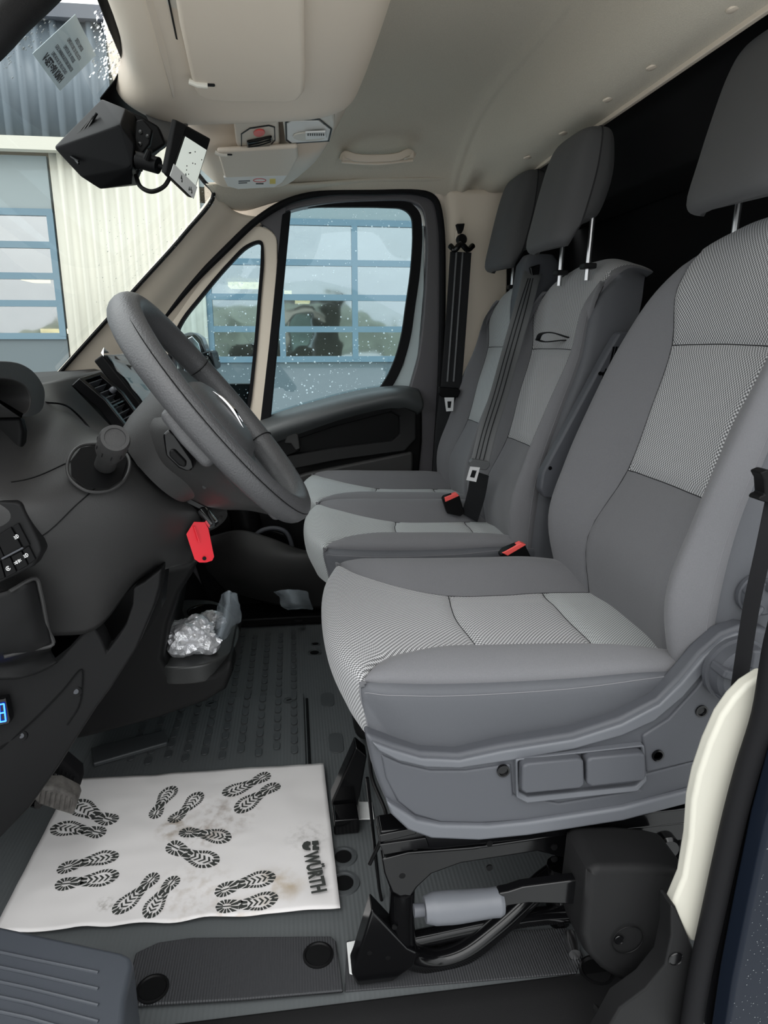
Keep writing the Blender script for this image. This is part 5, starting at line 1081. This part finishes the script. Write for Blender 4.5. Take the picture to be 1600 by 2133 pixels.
belt('lower_webbing', [at(1000, 985, y=1.66), at(992, 1030, y=1.68), at(978, 1078, y=1.72)], .05, MBt, 'belt')
def buckle(name, label, body, red, y, d=.02):
    T_ = thing(name, label, 'belt buckle', at(*body[0], y=y)); M().prism([at(*p, y=y) for p in body], (0, d, 0)).build('housing', 'black_plastic', T_, bevel=.003, seg=3)
    M().prism([at(*p, y=y-.002) for p in red], (0, d*.9, 0)).build('release_button', 'buckle_red', T_, bevel=.0015); return T_
buckle('belt_buckle', 'black belt buckle with red button on outer passenger seat beside dark strap', [(922, 1040), (926, 1034), (950, 1028), (958, 1034), (968, 1068), (960, 1076), (932, 1070)], [(926, 1036), (952, 1027), (957, 1033), (928, 1046)], 1.72)
bk = buckle('belt_buckle', 'black belt buckle with long red button beside driver seat cushion', [(1042, 1156), (1050, 1146), (1084, 1132), (1094, 1134), (1112, 1172), (1060, 1170), (1046, 1164)], [(1046, 1152), (1086, 1131), (1097, 1135), (1058, 1158)], 1.33)
o = M().tube([at(1148, 1192, y=1.31), at(1170, 1172, y=1.33)], .0045, 8).build('stalk', 'chrome', bk)
# driver belt at the right edge
DBt = thing('driver_seat_belt', 'black driver seat belt strap at right edge beside seat recliner knob', 'seat belt', at(1560, 1300, y=.70))
belt('webbing', [at(1640, 900, y=.72), at(1596, 1120, y=.71), at(1566, 1260, y=.705), at(1544, 1400, y=.70), at(1532, 1480, y=.70)], .020, DBt, 'rubber', nrm=(-.2, -1, 0))
M().prism([at(*p, y=.70) for p in ((1584, 985), (1600, 978), (1640, 990), (1640, 1050), (1600, 1048), (1580, 1042), (1584, 1034), (1594, 1030), (1592, 1000))], (0, .02, 0)).build('tongue_body', 'black_plastic', DBt, bevel=.004, seg=3)

# ================================================================== DRIVER DOOR OPENING, RIGHT EDGE
def rb(a, b, y): return at(a, b, y=y)
BPD = structure(M().prism([rb(*p, .66) for p in ((1600, 1400), (1556, 1428), (1530, 1455), (1504, 1492), (1478, 1550), (1456, 1615), (1444, 1670), (1438, 1750), (1425, 1830), (1402, 1885), (1410, 1915), (1440, 1965), (1500, 1960), (1560, 1640), (1610, 1460))], (0, .02, 0)).build('wall_left', 'pillar_white', bevel=.006, seg=3))
sp_ = [(1640, 1200), (1602, 1340), (1576, 1490), (1542, 1600), (1515, 1700), (1492, 1800), (1470, 1900), (1448, 2000), (1430, 2100), (1418, 2180)]
M().tube([rb(a+16, b, .64) for a, b in sp_], .0135, 14, smooth=5).build('door_seal', 'rubber', BPD)
M().prism([rb(*p, .632) for p in ((1640, 1330), (1600, 1470), (1550, 1700), (1500, 1900), (1465, 2060), (1450, 2200), (1500, 2200), (1528, 2060), (1560, 1900), (1600, 1700), (1640, 1560))], (0, .02, 0)).build('door_jamb', 'gloss_black', BPD, bevel=.006, seg=3)
M().prism([rb(*p, .60) for p in ((1640, 1560), (1596, 1720), (1560, 1890), (1528, 2050), (1505, 2200), (1660, 2200), (1660, 1560))], (0, .03, 0)).build('body_panel', 'navy_paint', BPD, bevel=.01, seg=3)
M().prism([rb(*p, .655) for p in ((1398, 1888), (1408, 1888), (1440, 1965), (1462, 2010), (1448, 2133), (1440, 2200), (1230, 2200), (1262, 2150), (1290, 2100), (1345, 2060), (1385, 2010), (1398, 1950))], (0, .03, 0)).build('sill_end_cover', 'dark_plastic', BPD, bevel=.006, seg=3)
M().lathe(rb(1408, 1998, .654), (0, -1, 0), [(.010, 0), (.009, .001), (.007, -.004), (0, -.004)], 16).build('cover_screw_hole', 'gloss_black', BPD)
# inner pocket of the open driver door, lower left corner
mat('door_blue_grey', (.040, .045, .054), .42, bump=.06, bscale=900)
DD = structure(bpy.data.objects.new('door_2', None)); COL.objects.link(DD); DD.location = (-.4, .6, .2); OFF[DD.name] = V(-.4, .6, .2)
dz_ = .20
def dd(a, b, z=dz_): return at(a, b, z=z)
M().prism([dd(*p) for p in ((-80, 1895), (0, 1926), (255, 1980), (275, 1990), (278, 2010), (262, 2080), (255, 2200), (-80, 2200))], (0, 0, -.16)).build('door_pocket', 'door_blue_grey', DD, bevel=.008, seg=4)
for k in range(5):
    y0 = 2000+31*k; M().tube([dd(-80, y0-34, dz_+.0), dd(60, y0-4, dz_+.001), dd(205, y0+26+3*k, dz_)], .0022, 8).build('raised_rib', 'door_blue_grey', DD)
# ================================================================== OUTSIDE
FY = 8.0
mat('pale_ground', (.42, .43, .43), .6, bump=.3, bscale=30, var=.15)  # yard tone raised to bounce more light up to the headliner
GR = structure(M().grid([[V(x, y, -.62) for y in (-60, -10, 0, 10, 30)] for x in (-60, -10, 0, 10, 60)]).build('ground', 'pale_ground'))
mat('cream_cladding', (.50, .49, .42), .5); mat('blue_cladding', (.13, .16, .185), .45); mat('grey_fascia', (.22, .26, .265), .5); mat('door_blue', (.11, .18, .225), .45); mat('panel_blue', (.10, .125, .135), .5)
mat('dark_cladding', (.09, .10, .12), .5)
m = bpy.data.materials.new('garage_glass'); m.use_nodes = True; nt = m.node_tree; nt.nodes.remove(nt.nodes['Principled BSDF']); N = nt.nodes.new; L = nt.links.new
t_ = N('ShaderNodeBsdfTransparent'); t_.inputs[0].default_value = (.75, .78, .78, 1); g_ = N('ShaderNodeBsdfGlossy'); g_.inputs['Roughness'].default_value = .04
nb = N('ShaderNodeTexNoise'); nb.inputs['Scale'].default_value = 1.6; bpn = N('ShaderNodeBump'); bpn.inputs['Strength'].default_value = .12; bpn.inputs['Distance'].default_value = .05; cx_ = N('ShaderNodeTexCoord')
L(cx_.outputs['Object'], nb.inputs[0]); L(nb.outputs[0], bpn.inputs['Height']); L(bpn.outputs[0], g_.inputs['Normal'])
mx = N('ShaderNodeMixShader'); mx.inputs[0].default_value = .55; L(t_.outputs[0], mx.inputs[1]); L(g_.outputs[0], mx.inputs[2]); L(mx.outputs[0], nt.nodes['Material Output'].inputs[0]); MATS['garage_glass'] = m
mat('shop_lamp', (1, .80, .42), .5, emit=3)
mat('shop_inside', (.34, .34, .33), .8)
BL = thing('workshop_building', 'pale corrugated workshop building outside the windows', 'building', (-.5, FY, -.62))
def fx(px, py=600): return at(px, py, y=FY).x
def fzz(px, py): return at(px, py, y=FY).z
def corr(x0, x1, z0, z1, pitch, depth, y, name, m):
    prof = []; x = x0
    while x < x1-1e-6:
        for dx, dd_ in ((0, 0), (.55, 0), (.68, -1), (.87, -1)): prof.append((min(x+dx*pitch, x1), y+depth*dd_))
        x += pitch
    prof.append((x1, y)); P_ = [V(a, b, z0) for a, b in prof]; Q_ = [V(a, b, z1) for a, b in prof]
    M().add(P_+Q_, [(i, i+1, i+1+len(P_), i+len(P_)) for i in range(len(P_)-1)], sm=False).build(name, m, BL, weld=False, solid=.004)
zc0, zc1 = fzz(100, 297), fzz(100, 52)
corr(-12, fx(270), zc0, zc1, .17, .04, FY-.10, 'upper_cladding', 'blue_cladding')
M().box((-7, FY-.1, zc1+.06), (12, .2, .12)).build('roof_edge', 'dark_cladding', BL)
M().box(((fx(270)-12)/2, FY-.12, fzz(100, 308)), (12+fx(270), .12, .12)).build('cream_ledge', 'cream_cladding', BL)
M().box((-7.3, FY+.02, fzz(60, 385)), (9.8, .06, fzz(60, 322)-fzz(60, 442))).build('fascia', 'grey_fascia', BL)
xp0, xp1 = fx(128, 550), fx(428, 600)
corr(xp0, xp1, -.62, fzz(300, 200), .135, .035, FY-.03, 'cream_wall_panel', 'cream_cladding')
corr(fx(262), xp1+.0, fzz(300, 200), 6.5, .135, .035, FY-.031, 'cream_wall_upper', 'cream_cladding') 
M().box((3.8, FY+.02, fzz(700, 446)+.0), (9.5, .06, .15)).build('lintel', 'grey_fascia', BL)
M().box((3.8, FY+.02, 4.6), (9.5, .06, 4.2)).build('fascia_above_door', 'grey_fascia', BL)
def gdoor(x0, x1, zb, tops, cols, label):
    T_ = thing('garage_door', label, 'garage door', ((x0+x1)/2, FY, -.62))
    M().box(((x0+x1)/2, FY+.02, (-.62+zb)/2), (x1-x0, .04, zb+.62)).build('lower_panel', 'panel_blue', T_)
    for k, z in enumerate([zb]+tops): M().box(((x0+x1)/2, FY, z), (x1-x0, .05, .065)).build('rail', 'door_blue', T_)
    for c in cols: M().box((c, FY-.002, (zb+tops[-1])/2), (.065, .05, tops[-1]-zb)).build('stile', 'door_blue', T_)
    zz = [zb]+tops; first = None
    for i in range(len(zz)-1):
        for j in range(len(cols)-1):
            M().box(((cols[j]+cols[j+1])/2, FY+.01, (zz[i]+zz[i+1])/2), (cols[j+1]-cols[j]-.05, .008, zz[i+1]-zz[i]-.05)).build('pane', 'garage_glass', T_)
zr = [fzz(700, r) for r in (748, 686, 620, 548, 464)]
c0 = fx(739); sp = c0-fx(585)
gdoor(fx(428), fx(428)+8*sp, zr[0], zr[1:], [fx(434)]+[c0+sp*k for k in range(-1, 6)], 'right glazed sectional workshop door seen through passenger window')
zl = [fzz(60, r) for r in (700, 632, 575, 510, 442)]
cl = fx(128)
gdoor(fx(128)-8*sp, fx(128), zl[0], zl[1:], [cl-.03-sp*k for k in range(7, -1, -1)], 'left glazed sectional workshop door seen through windshield')
# workshop interior
M().box((0, 14, 1.2), (30, .1, 4)).build('interior_wall', 'shop_inside', BL)
M().box((0, 11, -.6), (30, 6, .05)).build('interior_floor', 'shop_inside', BL)
M().box((0, 11, 3.2), (30, 6, .1)).build('interior_ceiling', 'shop_inside', BL)
for k, (a, b) in enumerate(((510, 595), (592, 612), (630, 627), (130, 690), (75, 582))):
    c = at(a, b, y=10.2+k*.3 if k < 3 else 10.5); o = M().box(c, (.42 if k in (0, 3) else .22, .5, .06)).build('strip_lamp', 'shop_lamp', None); tag(o, ('yellow strip lamp glowing inside the workshop, largest and leftmost through the quarter window', 'small yellow strip lamp glowing inside the workshop beside window divider', 'small yellow strip lamp seen low through main passenger window', 'yellow strip lamp low behind left workshop door', 'faint yellow strip lamp high behind left workshop door')[k], 'lamp', 'workshop ceiling lamps')
# what the glass of the workshop mirrors: a wooded hill across the yard and a tall tree
mat('hill_green', (.16, .18, .14), .9, bump=.5, bscale=3, var=.35, vscale=.4); mat('leaf_green', (.06, .10, .05), .8, var=.3); mat('bark', (.08, .06, .045), .9)
hr = []
for i in range(60):
    x = -60+2.2*i; h = 2.5+1.3*sin(i*.31)+.8*sin(i*.9+1)+.5*random.random(); hr.append([V(x, -34, -.7), V(x, -36, h*.6), V(x, -40, h), V(x, -50, -.7)])
structure(M().grid(hr).build('hill', 'hill_green'))
TR = thing('tree', 'dark leafy tree across the yard mirrored in workshop door glass', 'tree', (7.2, -14, -.62))
M().tube([V(7.2, -14, -.62), V(7.3, -14, 2), V(7.1, -14, 4.4)], [.16, .11, .04], 10, smooth=3).build('trunk', 'bark', TR)
lv = M(); random.seed(5)
for k in range(2600):
    z = 1.2+4.6*random.random(); rr = 1.5*sqrt(random.random())*(1.15-(z-1.2)/4.9); t = random.random()*2*pi; p = V(7.2+rr*cos(t), -14+rr*sin(t), z); u = V(random.uniform(-1, 1), random.uniform(-1, 1), random.uniform(-.6, .6)).normalized()*.11; w = u.orthogonal().normalized()*.07
    lv.add([p-u, p+w, p+u, p-w], [(0, 1, 2, 3)])
stuff(lv.build('foliage', 'leaf_green', TR, weld=False))
# van wing mirror outside the passenger door
WM = thing('wing_mirror', 'black wing mirror housing outside quarter window behind steering wheel rim', 'mirror', at(405, 730, y=2.6))
M().prism([at(*p, y=2.6) for p in ((370, 705), (385, 692), (405, 692), (420, 705), (431, 735), (430, 760), (420, 790), (380, 800), (365, 750))], (0, .14, 0)).build('mirror_housing', 'gloss_black', WM, bevel=.02, seg=4)
M().prism([at(*p, y=2.595) for p in ((380, 710), (400, 700), (414, 715), (422, 745), (412, 780), (384, 785))], (0, .01, 0)).build('mirror_glass', 'chrome', WM, bevel=.003)
M().prism([at(*p, y=2.44) for p in ((395, 740), (440, 730), (450, 770), (400, 790))], (0, .2, 0)).build('mirror_arm', 'black_plastic', WM, bevel=.01)
# rain drops on the glass
drop = bpy.data.materials.new('rain_drop'); drop.use_nodes = True; nt = drop.node_tree; nt.nodes.remove(nt.nodes['Principled BSDF']); N = nt.nodes.new; L = nt.links.new
tl = N('ShaderNodeBsdfTranslucent'); tl.inputs[0].default_value = (.97, .98, 1, 1); gs = N('ShaderNodeBsdfGlossy'); gs.inputs['Roughness'].default_value = .08; tp = N('ShaderNodeBsdfTransparent')
m1 = N('ShaderNodeMixShader'); m1.inputs[0].default_value = .12; m2 = N('ShaderNodeMixShader'); m2.inputs[0].default_value = .2
L(tl.outputs[0], m1.inputs[1]); L(gs.outputs[0], m1.inputs[2]); L(m1.outputs[0], m2.inputs[1]); L(tp.outputs[0], m2.inputs[2]); L(m2.outputs[0], nt.nodes['Material Output'].inputs[0]); MATS['rain_drop'] = drop
dark = bpy.data.materials.new('rain_drop_dark'); dark.use_nodes = True; b_ = dark.node_tree.nodes['Principled BSDF']; b_.inputs['Base Color'].default_value = (.25, .28, .28, 1); b_.inputs['Roughness'].default_value = .08; b_.inputs['Alpha'].default_value = .55; MATS['rain_drop_dark'] = dark
def drops(fn, n, r0, r1, name, parent, m, seed):
    random.seed(seed); mm = M(); k = 0
    while k < n:
        r = fn()
        if r is None: continue
        c, nrm, s = r; k += 1; u = nrm.orthogonal().normalized(); w = nrm.cross(u); rad = (r0+(r1-r0)*random.random()**3)*s
        ring = [c+(u*cos(a)+w*sin(a))*rad for a in [q*pi/3 for q in range(6)]]; r2 = [c+(u*cos(a)+w*sin(a))*rad*.6+nrm*rad*.35 for a in [q*pi/3 for q in range(6)]]
        mm.add(ring+r2, [(q, (q+1) % 6, (q+1) % 6+6, q+6) for q in range(6)]+[(6, 7, 8, 9, 10, 11)])
    return stuff(mm.build(name, m, parent, weld=False))
def inside(px, py, poly_):
    c = False
    for i in range(len(poly_)):
        (x1, y1), (x2, y2) = poly_[i-1], poly_[i]
        if (y1 > py) != (y2 > py) and px < (x2-x1)*(py-y1)/(y2-y1)+x1: c = not c
    return c
def on_win():
    px, py = random.uniform(560, 860), random.uniform(432, 866)
    if not inside(px, py, win): return None
    wgt = 1 if (py < 480 or py > 700) else .35
    if random.random() > wgt: return None
    return at(px, py, y=DY+.004), V(0, 1, 0), 1
drops(on_win, 460, .0009, .0034, 'rain_drops', PD, 'rain_drop', 1)
def on_q():
    px, py = random.uniform(430, 546), random.uniform(520, 850)
    if not inside(px, py, qin): return None
    return at(px, py, y=DY+.004), V(0, 1, 0), 1
drops(on_q, 210, .0009, .0033, 'rain_drops', PD, 'rain_drop', 2)
def on_ws():
    r = random.random()
    if r < .45: px, py = random.uniform(200, 430), random.uniform(450, 640)
    elif r < .75: px, py = random.uniform(200, 255), random.uniform(20, 165)
    elif r < .88: px, py = random.uniform(415, 448), random.uniform(370, 435)
    else: t = random.random(); px, py = 100-100*t+random.gauss(0, 10), 45+100*t+random.gauss(0, 14)
    if (px-120)/(450-120) > (780-py)/(780-415)+.02: return None
    return ws(px, py, -.004), WSN, 1.0
drops(on_ws, 420, .0008, .0028, 'rain_drops', wg, 'rain_drop_dark', 3)
def on_ws2():
    px, py = random.gauss(228, 16), random.uniform(10, 165)
    return ws(px, py, -.004), WSN, 1.0
drops(on_ws2, 300, .001, .0036, 'rain_drops', wg, 'rain_drop', 4)
def on_body():
    px, py = random.uniform(1520, 1600), random.uniform(1650, 2133)
    if px < 1640-(py-1560)*.21: return None
    return at(px, py, y=.5995), V(0, -1, 0), 1
drops(on_body, 80, .0004, .0009, 'rain_drops', BPD, 'rain_drop_dark', 6)
bpy.context.view_layer.update()
